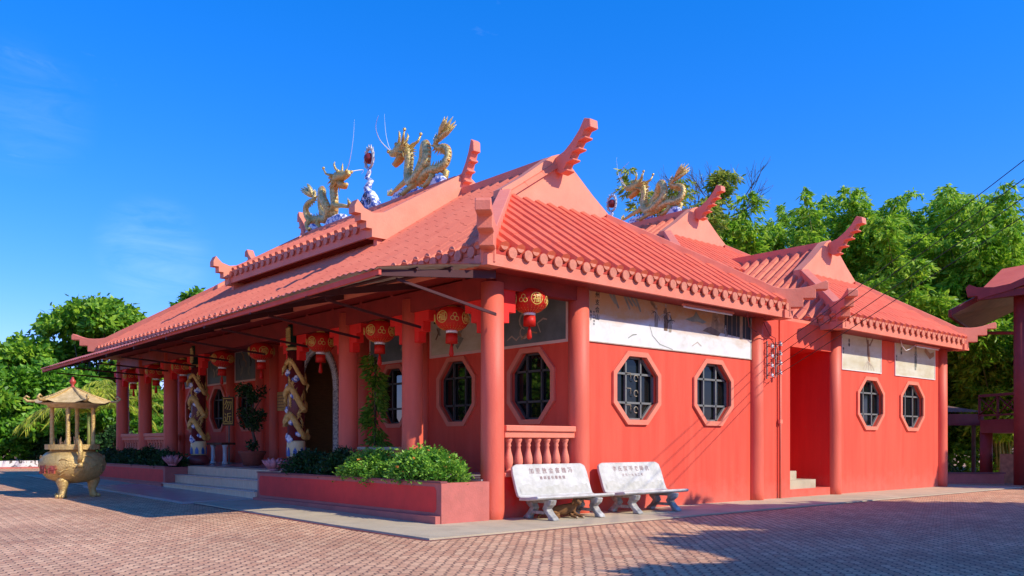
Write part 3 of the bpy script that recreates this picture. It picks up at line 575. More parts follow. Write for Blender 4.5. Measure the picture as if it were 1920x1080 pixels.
def slope(name, e0, e1, up2, rise, Lf, cuts, mt, parent, sp=.372, drop=.28, cap=True, fascia=True, tiles=True, rr=.118, tap=.965):
    cap = cap and tiles
    """e0,e1 eave ends; up2: horizontal unit vector up the slope; rise: z per horizontal metre; Lf(t)->horizontal length of a rib at distance t; cuts: horizontal outline points (t,h)"""
    e0 = Vector(e0); e1 = Vector(e1); d = (e1-e0); W = d.length; d.normalize(); u = Vector((*up2, 0)); s3 = Vector((up2[0], up2[1], rise)); sl = s3.length; s = s3/sl
    nrm = d.cross(s); nrm = nrm if nrm.z > 0 else -nrm
    base = MB(); P = [e0+d*t+s3*h for t, h in cuts]; base.prism(P, (0, 0, -.07)); bo = part(name, base, M_PAN if mt is M_ROOFR else mt, parent)
    rb = MB(); cp = MB(); n_ = int(W/sp); off = (W-(n_-1)*sp)/2
    for k in range(n_):
        t = off+k*sp; L = Lf(t)
        if L > .05 and tiles: ribs(rb, e0+d*t+nrm*.002, s, nrm, L*sl, d, RR=rr, tap=tap, h0=.55 if rr < .13 else .0)
        if cap: caps(cp, e0+d*t+Vector((0, 0, .045)), -u, d)
    if tiles: kid('tile_rows', rb, mt, bo)
    if cap: kid('tile_ends', cp, M_DISC, bo)
    if fascia:
        fb = MB(); a = e0-Vector((0, 0, .075)); b = e1-Vector((0, 0, .075)); fb.prism([a, b, b-Vector((0, 0, drop-.075)), a-Vector((0, 0, drop-.075))], u*.08); kid('fascia', fb, M_TRIM, bo)
    return bo
def horn_profile(s0, z0, slp, s1, h=.30, tip=(.85, .62), steps=3, drop=.1):
    """side view of a hip ridge: (s,z) from the gable corner (s0,z0) down the slope to the eave corner s1, then the upturned stepped horn"""
    ze = z0-slp*(s1-s0); T_ = [(s0, z0+h*.8)]
    sk = s1-.35; T_.append((sk-.5, z0-slp*(sk-.5-s0)+h)); zk = z0-slp*(sk-s0)+h
    te, th = tip
    for k in range(7):
        t = k/6; T_.append((sk+(s1+te-sk)*t, zk-.06*math.sin(PI*t)*1+(ze+th-zk)*t*t))
    T_.append((s1+te+.05, ze+th-.06)); zb = ze-.245; z = ze+th-.22; T_.append((s1+te+.05, z)); s = s1+te+.05
    ds = (te+.05)/steps; dz = (z-zb)/steps
    for k in range(steps): s -= ds; T_.append((s, z)); z -= dz; T_.append((s, z))
    T_.append((s1-.25, zb)); T_.append((s1-.25, ze+.1)); T_.append((s0, z0-.05)); return T_
def hip_ridge(cx, cy, d, prof, parent, wd=.26):
    d = Vector((*d, 0)).normalized(); n_ = Vector((-d.y, d.x, 0)); pts = [Vector((cx, cy, 0))+d*s+Vector((0, 0, z))-n_*wd/2 for s, z in prof]
    o = part('hip_ridge', MB().prism(pts, n_*wd), M_TRIM, parent); return bevel(o, .012, 1)
def ridge_horn(x, y, z, sg, parent, H=.84, L=1.12, wd=.26):
    """curved stepped finial at the end of a ridge, rising outward along y"""
    P = [(0, .20*H), (.27*L, .30*H), (.5*L, .50*H), (.7*L, .74*H), (.84*L, H), (1.0*L, .93*H), (1.02*L, .70*H)]
    s, zz = 1.02*L, .70*H; n_ = 5; ds = .86*L/n_; dz = (.70*H+.42)/n_
    for k in range(n_-1):
        P.append((s-.17*L, zz-.015)); P.append((s-.19*L-ds*.35, zz-dz*.72)); P.append((s-ds+.03*L, zz-dz*.80)); s -= ds; zz -= dz; P.append((s+.02*L, zz))
    P.append((s-.16*L, zz-.03)); P.append((-.05, zz+.1)); P.append((-.05, .1))
    pts = [Vector((x-wd/2, y+sg*s_, z+z_)) for s_, z_ in P]
    return bevel(part('ridge_horn', MB().prism(pts, (wd, 0, 0)), M_TRIM, parent), .012, 1)
def hipgable(x0, x1, y0, y1, ze, slp, g, tip=(.85, .62), lab=None, backcaps=True, front_y0=None):
    mx_ = (x0+x1)/2; hw = mx_-x0; zg = ze+slp*g; zr = ze+slp*hw; W = y1-y0
    def LF(t): return min(hw, 1e9) if g <= t <= W-g else (t if t < g else W-t)
    R_ = part('roof', MB().box((x0+.12, y0+.12, ze-.27), (x1-.12, y1-.12, ze-.22)), M_DARK, label=lab)
    cutsF = [(0, 0), (W, 0), (W-g, g), (W-g, hw), (g, hw), (g, g)]
    slope('front_slope', (x0, y0, ze), (x0, y1, ze), (1, 0), slp, LF, cutsF, M_ROOF, T, rr=.15, tap=.962)
    slope('rear_slope', (x1, y0, ze), (x1, y1, ze), (-1, 0), slp, LF, cutsF, M_ROOF, T, tiles=False)
    w_ = x1-x0
    def LS(t): return g if g <= t <= w_-g else (t if t < g else w_-t)
    cutsS = [(0, 0), (w_, 0), (w_-g, g), (g, g)]
    slope('side_slope', (x0, y0, ze), (x1, y0, ze), (0, 1), slp, LS, cutsS, M_ROOFR, T)
    slope('side_slope', (x0, y1, ze), (x1, y1, ze), (0, -1), slp, LS, cutsS, M_ROOFR, T, tiles=False)
    for yy, sg in ((y0+g, -1), (y1-g, 1)):
        P = [(x0+g-.12, zg-.1), (x1-g+.12, zg-.1), (x1-g+.12, zg+.22), (x1-g-.5, zg+.22+slp*.60), (mx_+.25, zr+.18), (mx_, zr+.28), (mx_-.25, zr+.18), (x0+g+.5, zg+.22+slp*.60), (x0+g-.12, zg+.22)]
        gb = part('gable', MB().prism([(x, yy+sg*.02, z) for x, z in P], (0, -sg*.3, 0)), M_GAB, T); ridge_horn(mx_, yy+sg*.0, zr, sg, gb)
    part('main_ridge', bevelbox((mx_-.14, y0+g+.3, zr-.15), (mx_+.14, y1-g-.3, zr+.24)), M_TRIM, T)
    for cx, cy in ((x0, y0), (x1, y0), (x0, y1), (x1, y1)):
        ax, ay = (1 if cx == x0 else -1), (1 if cy == y0 else -1); xs_ = sorted((cx-ax*.06, cx+ax*.3)); ys_ = sorted((cy-ay*.06, cy+ay*.3)); part('eave_corner_block', MB().box((xs_[0], ys_[0], ze-.295), (xs_[1], ys_[1], ze-.1)), M_TRIM, T)
    s1 = g*math.sqrt(2)
    for cx, sx in ((x0, 1), (x1, -1)):
        for cy, sy in ((y0, 1), (y1, -1)):
            hip_ridge(cx+sx*g, cy+sy*g, (-sx, -sy), horn_profile(0, zg, slp/math.sqrt(2), s1, tip=tip), T)
    return R_, mx_, zr
def bevelbox(a, b): return MB().box(a, b)
# horizontally parented helper: parts of the roof are meshes in world coordinates below a part whose origin is already the world origin
_part = part
def part(name, mb, m, parent=T, label=None):
    return _part(name, mb, m, parent, label) if parent is T else obj(name, mb, m, parent, label)
SUB = []
R1, MX1, ZR1 = hipgable(-.65, 8.95, -.65, 21.35, 4.73, .66, 3.15, lab='main hall roof')
R2, MX2, ZR2 = hipgable(11.53, 19.78, -.65, 21.35, 4.73, .69, 2.55, lab='rear hall roof')
R3, MX3, ZR3 = hipgable(11.5, 19.7, 4.6, 16.1, 7.05, .64, 2.4, tip=(.1, .22), lab='raised rear roof tier')
part('clerestory_wall', MB().box((12.3, 5.4, 6.2), (18.9, 15.3, 7.0)), M_WALL)
# the raised gabled tier over the entrance
ux0, uy0, uy1, uz, us, uhw = 1.32, 6.3, 14.4, 6.74, .56, 2.83
U = part('roof', MB().box((ux0+.2, uy0+.1, uz-.26), (8.3-ux0-.2, uy1-.1, uz-.2)), M_DARK, label='raised roof tier over the entrance')
W = uy1-uy0
for x, sgx, nm in ((ux0, 1, 'front_slope'), (8.3-ux0, -1, 'rear_slope')):
    slope(nm, (x, uy0, uz), (x, uy1, uz), (sgx, 0), us, lambda t: uhw, [(0, 0), (W, 0), (W, uhw), (0, uhw)], M_ROOF, T, tiles=(sgx == 1))
zr = uz+us*uhw
for yy in (uy0-.28, uy1):
    P = [(.78, uz+.36), (.86, uz+.52), (1.05, uz+.34), (1.3, uz+.27), (1.6, uz+.33), (4.15, zr+.26)]; B = [(.78, uz+.2), (.95, uz+.2), (.95, uz+.04), (1.1, uz+.04), (1.1, uz-.12), (1.26, uz-.12), (1.26, uz-.32), (1.7, uz-.32), (4.15, zr-.5)]
    pts = P + [(8.3-x, z) for x, z in reversed(P[:-1])] + [(8.3-x, z) for x, z in B[:-1]] + list(reversed(B))
    part('barge_ridge', MB().prism([(x, yy, z) for x, z in pts], (0, .28, 0)), M_GAB, T)
RG = part('main_ridge', MB().box((4.01, uy0, zr-.15), (4.29, uy1, zr+.2)), M_TRIM, T)
ridge_horn(4.15, uy0-.1, zr-.1, -1, RG, 1.12, .66, .24); ridge_horn(4.15, uy1+.1, zr-.1, 1, RG, 1.12, .66, .24)
cw = MB(); cw.box((2.0, 6.75, 5.6), (6.3, 14.0, 7.0)); cw.prism([(2.0, 6.75, 7.0), (6.3, 6.75, 7.0), (4.15, 6.75, 8.0)], (0, 7.25, 0)); part('clerestory_wall', cw, M_DARK, T)
cw = MB(); cw.box((1.45, 6.1, 6.0), (1.6, 6.25, 6.5)); cw.box((1.45, 14.45, 6.0), (1.6, 14.6, 6.5)); cw.box((2.6, 6.12, 6.6), (2.8, 6.28, 7.0)); part('tier_posts', cw, M_TRIM, T)
part('entrance_roof', MB().box((8.6, .0, 4.56), (12.2, 4, 4.64)), M_TRIM)
# ---------------------------------------------------------------- awning along the front eave
def awning():
    ys = list(np.arange(-.55, 20.15, .05)); inner = []; outer = []
    for i, y in enumerate(ys):
        zi = 4.47+.25*min(1, max(0, (y+.5)/4.5)); zo = np.interp(y, [-.6, 3, 7.4, 12, 20.2], [4.15, 4.08, 3.99, 3.92, 3.88]) ; cz = .012*math.cos(i*PI/2)
        sag = .012*math.sin(y*3.1)+.015*math.sin(y*1.3) if y < 2.5 else 0
        inner.append((-.6, y, zi+cz)); outer.append((-2.8-.01*math.sin(y*5), y, zo+cz+sag))
    n_ = len(ys); mid = [((a[0]+b[0])/2, a[1], (a[2]+b[2])/2+.02) for a, b in zip(inner, outer)]
    mb = MB(); mb.add(inner+mid+outer, [(r*n_+i, r*n_+i+1, (r+1)*n_+i+1, (r+1)*n_+i) for r in range(2) for i in range(n_-1)])
    return mb
m2 = awning(); a2 = part('awning_sheet', m2, mat('salmon_awning_sheet', (.70, .20, .15), .55, .25, 2), T)
und = MBcopy(m2); und.v = [(x, y, z-.012) for x, y, z in und.v]; kid('awning_underside', und, M_SOF, a2)
af = MB()
ff = MB(); ff.prism([(-2.74, -.5, 4.03), (-2.74, 3, 3.97), (-2.74, 20.1, 3.78), (-2.74, 20.1, 3.86), (-2.74, 3, 4.05), (-2.74, -.5, 4.12)], (.05, 0, 0))
for iy, y in enumerate(np.linspace(-.45, 20.0, 10)):
    zi = 4.47+.25*min(1, max(0, (y+.5)/4.5)); zo = np.interp(y, [-.6, 3, 7.4, 12, 20.2], [4.15, 4.08, 3.99, 3.92, 3.88])
    af.prism([(-.3, y, zi-.05), (-2.73, y, zo-.03), (-2.73, y, zo-.13), (-.3, y, zi-.19)], (0, .07, 0)); af.prism([(-.2, y+.1, 3.70), (-2.3, y+.1, zo-.09), (-2.3, y+.1, zo-.13), (-.2, y+.1, 3.65)], (0, .035, 0))
for x in (-1.3, -2.0):
    t = (-.6-x)/2.2; af.tube([(x, -.5, 4.47*(1-t)+4.15*t-.05), (x, 3, 4.6*(1-t)+4.07*t-.05), (x, 20, 4.72*(1-t)+3.88*t-.05)], .03, 4)
kid('awning_frame', af, M_FRAME, a2); kid('awning_fascia', ff, mat('red_awning_fascia', (.66, .09, .06), .6, .2, 3), a2)
# cables, conduit, insulators on the side wall
pz = MB(); pz.tube([(9.50, -.07, -.05), (9.50, -.07, 3.75)], .028, 6); pz.box((9.45, -.1, 1.9), (9.56, -.03, 2.0)); part('conduit', pz, M_TRIM)
cz = MB(); cz.tube([(7.2, -.6, 4.42), (7.9, -.2, 4.2), (8.5, -.25, 3.98), (9.0, -.1, 4.0), (9.35, -.08, 3.8), (9.4, -.06, 3.5)], .01, 5); cz.tube([(8.75, -.06, 4.4), (9.05, -.05, 4.1), (9.3, -.05, 4.05), (9.3, -.05, 3.9)], .01, 5); part('loose_cable', cz, M_DARK)
# ================================================================== lanterns
def make_lantern():
    t = thing('paper_lantern', 'x', 'lantern')
    b = MB(); n = 48; pr = []; m_ = 14
    for i in range(m_+1):
        a = -PI/2+PI*i/m_; pr.append((max(.09, .325*math.cos(a)**.75 if math.cos(a) > 0 else .09), .235*math.sin(a)))
    vs = []; fs = []
    for r, z in pr:
        for k in range(n): q = 2*PI*k/n; rr = r*(1-.035*(k % 2)); vs.append((rr*math.cos(q), rr*math.sin(q), z))
    fs = [(i*n+k, i*n+(k+1) % n, (i+1)*n+(k+1) % n, (i+1)*n+k) for i in range(m_) for k in range(n)]
    b.add(vs, fs, 0, True); body = obj('lantern_body', b, M_RED, t)
    g = MB()
    for k in range(4):
        q = k*PI/2+.35
        for (ch, dq, s_) in (('福', 0, .17), ('%', 0, 0)):
            if not s_: continue
            tx = text_mb(ch, s_, .004); 
            def wrap(x, y): 
                a = q+x/.325; z = y; r = .33*math.sqrt(max(.1, 1-(z/.245)**2))**.75+.006; return r, a, z
            vv = []
            for (x, y, zz) in tx.v: r, a, z = wrap(x, y); vv.append(((r+zz)*math.cos(a), (r+zz)*math.sin(a), z))
            tx.v = vv; join(g, tx)
        ring = [(.34*math.sqrt(1-(.11*math.sin(u)/.245)**2)**.75*math.cos(q+.11*math.cos(u)/.325), .34*math.sqrt(1-(.11*math.sin(u)/.245)**2)**.75*math.sin(q+.11*math.cos(u)/.325), .11*math.sin(u)) for u in np.linspace(0, 2*PI, 20)]
        g.tube(ring, .008, 4)
        for w0, dz in ((PI/4, .03), (PI/4+.12, -.04), (PI/4-.13, -.03)):
            rg = [(.335*math.cos(q+w0+.11*math.cos(u)), .335*math.sin(q+w0+.11*math.cos(u)), dz+.04*math.sin(u)) for u in np.linspace(0, 2*PI, 10)]; g.tube(rg, .006, 4)
    for k in range(24):
        q = 2*PI*k/24+.06; g.tube([(.315*math.cos(a)**.75*math.cos(q)+.0, .315*math.cos(a)**.75*math.sin(q), .235*math.sin(a)) for a in (-1.25, -1.0, -.75, -.5)], .004, 3)
    obj('gold_print', g, M_LGOLD, t)
    obj('top_cap', MB().lathe([(.10, .215), (.10, .27), (.085, .29)], n=20), M_LGOLD, t); obj('bottom_cap', MB().lathe([(.11, -.275), (.115, -.23)], n=20), M_WHITE, t)
    f = MB().lathe([(.118, -.47), (.112, -.29)], n=22); f.tube([(0, 0, -.29), (0, 0, -.5)], .014, 6); f.lathe([(.028, -.72), (.05, -.68), (.03, -.54), (.018, -.49)], n=12); obj('tassel', f, M_RED, t)
    obj('hanging_wire', MB().tube([(0, 0, .29), (0, 0, .55)], .006, 4), M_WIRE, t)
    return t
LN = [(.9, -.02, 4.07, 'round red paper lantern hanging over the balustrade at the near end of the veranda'),
      (0, 1.2, 3.78, 'round red paper lantern hanging in the first bay from the near corner column'), (0, 3.72, 3.78, 'round red paper lantern in the bay above the sunlit flowering shrub'),
      (0, 6.25, 3.77, 'round red paper lantern just right of the near dragon column'), (0, 9.4, 3.81, 'round red paper lantern over the entrance, just left of the near dragon column'),
      (0, 11.88, 3.79, 'round red paper lantern over the entrance, just right of the far dragon column'), (0, 14.85, 3.76, 'round red paper lantern just left of the far dragon column'),
      (0, 17.2, 3.77, 'round red paper lantern in the second bay beyond the far dragon column'), (0, 19.5, 3.76, 'round red paper lantern in the farthest bay of the veranda')]
l0 = make_lantern()
for i, (x, y, z, lb) in enumerate(LN):
    o = l0 if i == 0 else copy_tree(l0); o.location = (x, y, z); o.rotation_euler = (random.uniform(-.03, .03), random.uniform(-.03, .03), PI+(.9, -.05, .0, .0, -.6, .0, -.5, -.3, -.1)[i]); o['label'] = lb; o['group'] = 'red lanterns hanging along the veranda'
# string cable the lanterns share
tag(obj('lantern_cable', MB().tube([(-.05, y, 4.33+.05*math.sin(y*.9)-(.05 if int(y/1.2) % 2 else 0)) for y in np.arange(0, 20.8, 1.2)], .008, 4), M_PWIRE), 'thin cable strung under the eave from which the lanterns hang', 'cable')
# ================================================================== roof dragons
def make_dragon():
    """head towards +s (local +Y), claws on the ridge at z=0"""
    t = thing('dragon_statue', 'x', 'dragon statue')
    body = [(.63, 1.27, -.03), (.72, 1.2, -.02), (.80, 1.12, 0), (.70, 1.04, .03), (.49, 1.01, .05), (.33, .9, .06), (.28, .72, .04), (.37, .5, 0), (.6, .41, -.06), (.85, .42, -.1), (1.1, .38, -.1), (1.4, .30, -.06), (1.66, .33, 0), (1.8, .5, .05), (1.72, .72, .1),
            (1.55, .95, .1), (1.42, 1.17, .05), (1.28, 1.26, 0), (1.12, 1.14, -.06), (1.04, .9, -.1), (1.08, .66, -.12), (1.3, .48, -.14), (1.62, .34, -.12), (1.95, .36, -.05), (2.12, .55, 0), (2.14, .8, .02), (2.1, 1.05, .02), (2.15, 1.28, .02), (2.3, 1.38, .02)]
    P = [Vector((c*1.2, a, b)) for a, b, c in body]
    def cat(P, k=5):
        o = []
        for i in range(len(P)-1):
            p0, p1, p2, p3 = P[max(i-1, 0)], P[i], P[i+1], P[min(i+2, len(P)-1)]
            for j in range(k):
                u = j/k; o.append(.5*((2*p1)+(p2-p0)*u+(2*p0-5*p1+4*p2-p3)*u*u+(3*p1-p0-3*p2+p3)*u**3))
        return o+[P[-1]]
    C = cat(P); n_ = len(C); R = [.06+.075*min(1, (i/n_)*2.6) for i in range(n_)]
    bo = obj('body', MB().tube(C, R, 12), M_GOLDG, t)
    bl = MB(); 
    sp = MB()
    for i in range(2, n_-3, 2):
        tt = (C[i+1]-C[i-1]).normalized(); side = Vector((1, 0, 0)); nn = tt.cross(side).normalized()
        # dorsal side: away from the loop's inner side; forward running = up
        nn = -nn if tt.y*1 < 0 and False else nn
        d = Vector((0, -tt.z, tt.y)); d = -d if False else d
        sp.cone(C[i]+d*R[i]*.7, C[i]+d*(R[i]+.13)-tt*.07, .05, 4)
        if i % 2 == 0: bl.tube([C[i]-d*R[i]*.62, C[i+1]-d*R[i]*.62], R[i]*.55, 6)
    kid('spines', sp, M_GOLD, bo); kid('belly', bl, M_ORNG, bo)
    tf = MB()                                             # flame tail
    for a in np.linspace(-.75, .75, 11):
        b0 = Vector((0, .66, 1.22)); L = .80*(1-.42*abs(a)); an = 2.52+a*.55; d = Vector((.22*math.sin(a*5), math.cos(an), math.sin(an))).normalized()
        tf.tube([b0, b0+d*L*.5+Vector((0, 0, .02)), b0+d*L], [.06, .075, .006], 5)
    obj('tail_flame', tf, M_GOLDG, t)
    lg = MB()                                             # legs
    for (pts, cl) in ((((2.05, .42), (2.25, .60), (2.45, .50), (2.8, .42), (3.22, .30)), (3.32, .36)), (((1.5, .32), (1.7, .2), (1.95, .12), (2.2, .04)), (2.3, .0)), (((.62, .42), (.42, .3), (.52, .14), (.7, .03)), (.8, .0)), (((.95, .42), (.8, .25), (.95, .1), (1.15, .03)), (1.25, .0))):
        s_ = .12 if cl[0] in (3.32, .8) else -.14
        Q = [Vector((s_*(.6+.4*k/3), a, b)) for k, (a, b) in enumerate(pts)]; lg.tube(Q, [.09, .1, .085, .07, .05][:len(Q)], 8)
        e = Q[-1]
        for k in (-1, 0, 1, 2):
            lg.tube([e, e+Vector((k*.05, .09, .04)), e+Vector((k*.075, .16, -.03))] if cl[0] != 3.32 else [e, e+Vector((k*.04, .1, .05+.05*k)), e+Vector((k*.05, .1, .18+.03*k))], [.035, .028, .005], 5)
    obj('legs', lg, M_GOLD, t)
    hd = MB()                                             # head: skull, snout, lower jaw
    hd.tube([(0, 2.2, 1.36), (0, 2.34, 1.43), (0, 2.5, 1.43), (0, 2.66, 1.40), (0, 2.80, 1.42), (0, 2.86, 1.44)], [.12, .155, .14, .10, .085, .05], 10)
    hd.ball((.07, 2.84, 1.46), .045, 6); hd.ball((-.07, 2.84, 1.46), .045, 6); hd.ball((.1, 2.48, 1.53), .045, 6); hd.ball((-.1, 2.48, 1.53), .045, 6)
    HS = Matrix.Translation((0, 2.25, 1.36)) @ Matrix.Scale(1.28, 4) @ Matrix.Translation((0, -2.25, -1.36)); hd.xf(HS)
    ho = obj('head', hd, M_GOLD, t)
    kid('jaw', MB().tube([(0, 2.36, 1.30), (0, 2.5, 1.20), (0, 2.66, 1.13), (0, 2.76, 1.17)], [.1, .1, .075, .035], 8).xf(HS), M_ORNG, ho)
    mn = MB(); r = random.Random(3)
    for k in range(70):
        a = r.uniform(-2.6, 1.2); x = r.uniform(-.14, .14); b0 = Vector((x, 2.3+r.uniform(-.05, .12), 1.4+r.uniform(-.14, .08))); d = Vector((x*2.2, -abs(math.cos(a))-.3, math.sin(a)*.7)).normalized(); mn.cone(b0, b0+d*r.uniform(.24, .46), .055, 4)
    kid('mane', mn, M_GOLD, ho)
    hn = MB()
    for s_ in (-1, 1): hn.tube([(s_*.07, 2.42, 1.54), (s_*.1, 2.34, 1.64), (s_*.12, 2.32, 1.73), (s_*.11, 2.35, 1.80)], [.035, .032, .025, .006], 6); hn.tube([(s_*.12, 2.22, 1.45), (s_*.2, 2.05, 1.55), (s_*.22, 1.98, 1.66)], [.035, .03, .02], 6); hn.ball((s_*.22, 1.97, 1.70), .04, 6)
    kid('horns', hn.xf(HS), M_GOLD, ho)
    wh = MB(); wh.tube(cat([Vector(p) for p in ((.06, 2.84, 1.47), (.14, 3.15, 1.66), (.2, 3.4, 2.0), (.22, 3.53, 2.4), (.22, 3.58, 2.85))]), [.013-.00055*i for i in range(21)], 5)
    wh.tube(cat([Vector(p) for p in ((-.06, 2.84, 1.47), (-.5, 2.7, 1.65), (-.9, 2.3, 1.82), (-1.2, 1.7, 1.9))]), [.016-.0008*i for i in range(16)], 5)
    kid('whiskers', wh.xf(Matrix.Translation((0, .12, .03))), M_WHITE, ho)
    sb = MB()
    for (a, b, w_) in ((.45, .85, .3), (1.75, 2.75, .3)):
        for k in range(9):
            u = a+(b-a)*(k/8); sb.ball((0, u, .06+.10*math.sin(PI*k/8)), .12, 7)
        sb.prism([(-.13, a-.1, -.0), (-.13, b+.1, -.0), (-.13, b-.1, .18), (-.13, a+.15, .2)], (.26, 0, 0))
    obj('cloud_base', sb, M_CLOUD, t)
    return t
d0 = make_dragon(); d0.location = (4.15, 6.55, zr+.2)
tag(d0, 'gold and green dragon statue on the front ridge right of the flaming pearl, facing left', 'dragon statue', 'golden dragons on the roof ridges')
d1 = copy_tree(d0); d1.rotation_euler = (0, 0, PI); d1.location = (4.15, 14.95, zr+.2); tag(d1, 'gold dragon statue on the front ridge left of the flaming pearl, head to the right')
d2 = copy_tree(d0); d2.location = (MX3, 7.35, ZR3+.24); tag(d2, 'golden dragon statue on the rear roof ridge in front of the treetops')
def make_pearl():
    t = thing('flaming_pearl', 'x', 'roof ornament')
    b = MB(); b.prism([(-.14, -.6, 0), (-.14, .6, 0), (-.14, .36, .3), (-.14, .2, .5), (-.14, -.1, .62), (-.14, -.3, .42), (-.14, -.45, .2)], (.28, 0, 0)); bevel(obj('cloud_base', b, M_CLOUD, t), .05, 2)
    sw = MB()
    for (cy, cz, R_) in ((.2, .2, .14), (-.2, .22, .13), (.0, .42, .11)):
        for s_ in (-.15, .15): sw.tube([(s_, cy+R_*(1-u/14)*math.cos(u), cz+R_*(1-u/14)*math.sin(u)) for u in np.linspace(0, 11, 30)], .016, 4)
    obj('cloud_swirls', sw, mat('dark_blue_swirl', (.06, .08, .2), .4) , t)
    st_ = MB().tube([(0, .0, .5), (0, .12, .72), (0, -.1, .9), (0, .14, 1.04), (0, -.02, 1.2), (0, .02, 1.32)], [.14, .12, .09, .08, .07, .06], 8); obj('cloud_stem', st_, M_CLOUD, t)
    obj('pearl', MB().ball((0, 0, 1.6), .17, 12), mat('dark_red_pearl', (.25, .03, .03), .2, .2), t)
    fl = MB()
    ring = [(0, .22*math.cos(u), 1.6+.3*math.sin(u)) for u in np.linspace(-1.4, 4.54, 24)]; fl.tube(ring, .045, 6)
    for u in np.linspace(-.6, 3.7, 11): fl.cone(Vector((0, .24*math.cos(u), 1.6+.32*math.sin(u))), Vector((0, .32*math.cos(u)+.02, 1.6+.42*math.sin(u)+.03)), .045, 5)
    obj('flames', fl, M_TERR, t)
    return t
q0 = make_pearl(); q0.location = (4.15, 10.75, zr+.2); tag(q0, 'flaming pearl on a blue and white cloud stem at the middle of the front ridge', 'roof ornament', 'flaming pearls between the dragons')
q1 = copy_tree(q0); q1.location = (MX3, 11.1, ZR3-.35); tag(q1, 'flaming pearl on the rear roof, half hidden behind the salmon ridge')
# ================================================================== planters, lotus
def planter(x0, x1, y0, y1, lab):
    t = thing('planter', lab, 'planter', ((x0+x1)/2, (y0+y1)/2, gz(0, (y0+y1)/2)), 'brick planters along the veranda front')
    zb = -.05; zt = .72; th = .12
    b = MB(); b.box((x0, y0, zb), (x0+th, y1, zt)); b.box((x1-th, y0, zb), (x1, y1, zt)); b.box((x0+th, y0, zb), (x1-th, y0+th, zt)); b.box((x0+th, y1-th, zb), (x1-th, y1, zt)); b.box((x0-.11, y0+.02, zb), (x0, y1, .11+gz(0, y1)*.7))
    obj('planter_wall', b, M_PLAN, t, world=True)
    c = MB(); c.box((x0-.02, y0-.006, zt), (x0+th, y1+.006, zt+.03)); obj('capping', c, M_PLUM, t, world=True)
    pn = MB(); y_a, y_b, z_a, z_b, k = y0+.14, y1-.1, .17+gz(0, y1)*.6, .655, .06
    for (ya, yb) in ((y_a, y_b),): pn.prism([(x0-.004, ya+k, z_a), (x0-.004, yb-k, z_a), (x0-.004, yb, z_a+k), (x0-.004, yb, z_b-k), (x0-.004, yb-k, z_b), (x0-.004, ya+k, z_b), (x0-.004, ya, z_b-k), (x0-.004, ya, z_a+k)], (.003, 0, 0))
    obj('painted_panel', pn, M_PLANR, t, world=True)
    obj('soil', MB().box((x0+th, y0+th, .3), (x1-th, y1-th, .64)), M_SOIL, t, world=True)
planter(-1.3, -.24, -.2, 6.85, 'long red and pink planter right of the entrance steps, ending at the corner column')
planter(-1.3, -.28, 12.75, 20.7, 'long red planter left of the entrance steps, behind the incense burner')
sp_ = thing('entrance_steps', 'three cream ribbed tile steps up to the veranda between the two planters', 'steps', (-.8, 9.8, .1))
obj('step', MB().box((-1.35, 6.86, 0), (-.24, 12.74, .27)), M_STEP, sp_, world=True); obj('step', MB().box((-1.02, 6.86, .27), (-.24, 12.74, .5)), M_STEP, sp_, world=True); obj('step', MB().box((-.66, 6.86, .5), (-.23, 12.74, .745)), M_STEP, sp_, world=True)
ns = MB(); ns.box((-1.38, 6.87, .272), (-1.02, 12.73, .292)); ns.box((-1.05, 6.87, .502), (-.66, 12.73, .522)); obj('step_nosing', ns, M_TILE, sp_, world=True)
def make_lotus():
    t = thing('lotus_ornament', 'x', 'ornament'); r_ = random.Random(2)
    for ring, (n_, L, tl, r0) in enumerate(((9, .30, 1.05, .1), (7, .30, .62, .06), (5, .24, .3, .03))):
        for k in range(n_):
            q = 2*PI*k/n_+ring*.4; m = MB(); rows = []
            for i in range(6):
                u = i/5; a = tl*(1-u*.35); rr = r0+L*u*math.sin(a); z = .04+L*u*math.cos(a)*.95; wd = .085*math.sin(PI*min(1, .12+u*.88))**.8
                for s_ in (-1, 0, 1): x = rr-(abs(s_)*wd*-.0)+(0 if s_ == 0 else -.025)*(1 if u > 0 else 0); rows.append((x*math.cos(q)-s_*wd*math.sin(q), x*math.sin(q)+s_*wd*math.cos(q), z+(.015 if s_ else 0)))
            m.add(rows, [(3*i+j, 3*i+j+1, 3*i+j+4, 3*i+j+3) for i in range(5) for j in range(2)], 0, True)
            o = obj('petal', m, M_PINK, t); sl = o.modifiers.new('solid', 'SOLIDIFY'); sl.thickness = .018
    obj('lotus_heart', MB().lathe([(.1, 0), (.13, .05), (.08, .1)], n=14), M_PINK, t)
    return t
a0 = make_lotus(); a0.location = (-1.0, 6.6, .75); tag(a0, 'pink glazed lotus flower on the planter end right of the steps', 'ornament', 'lotus flowers on the planter ends')
a1 = copy_tree(a0); a1.location = (-1.0, 13.0, .75); tag(a1, 'pink glazed lotus flower on the planter end left of the steps')
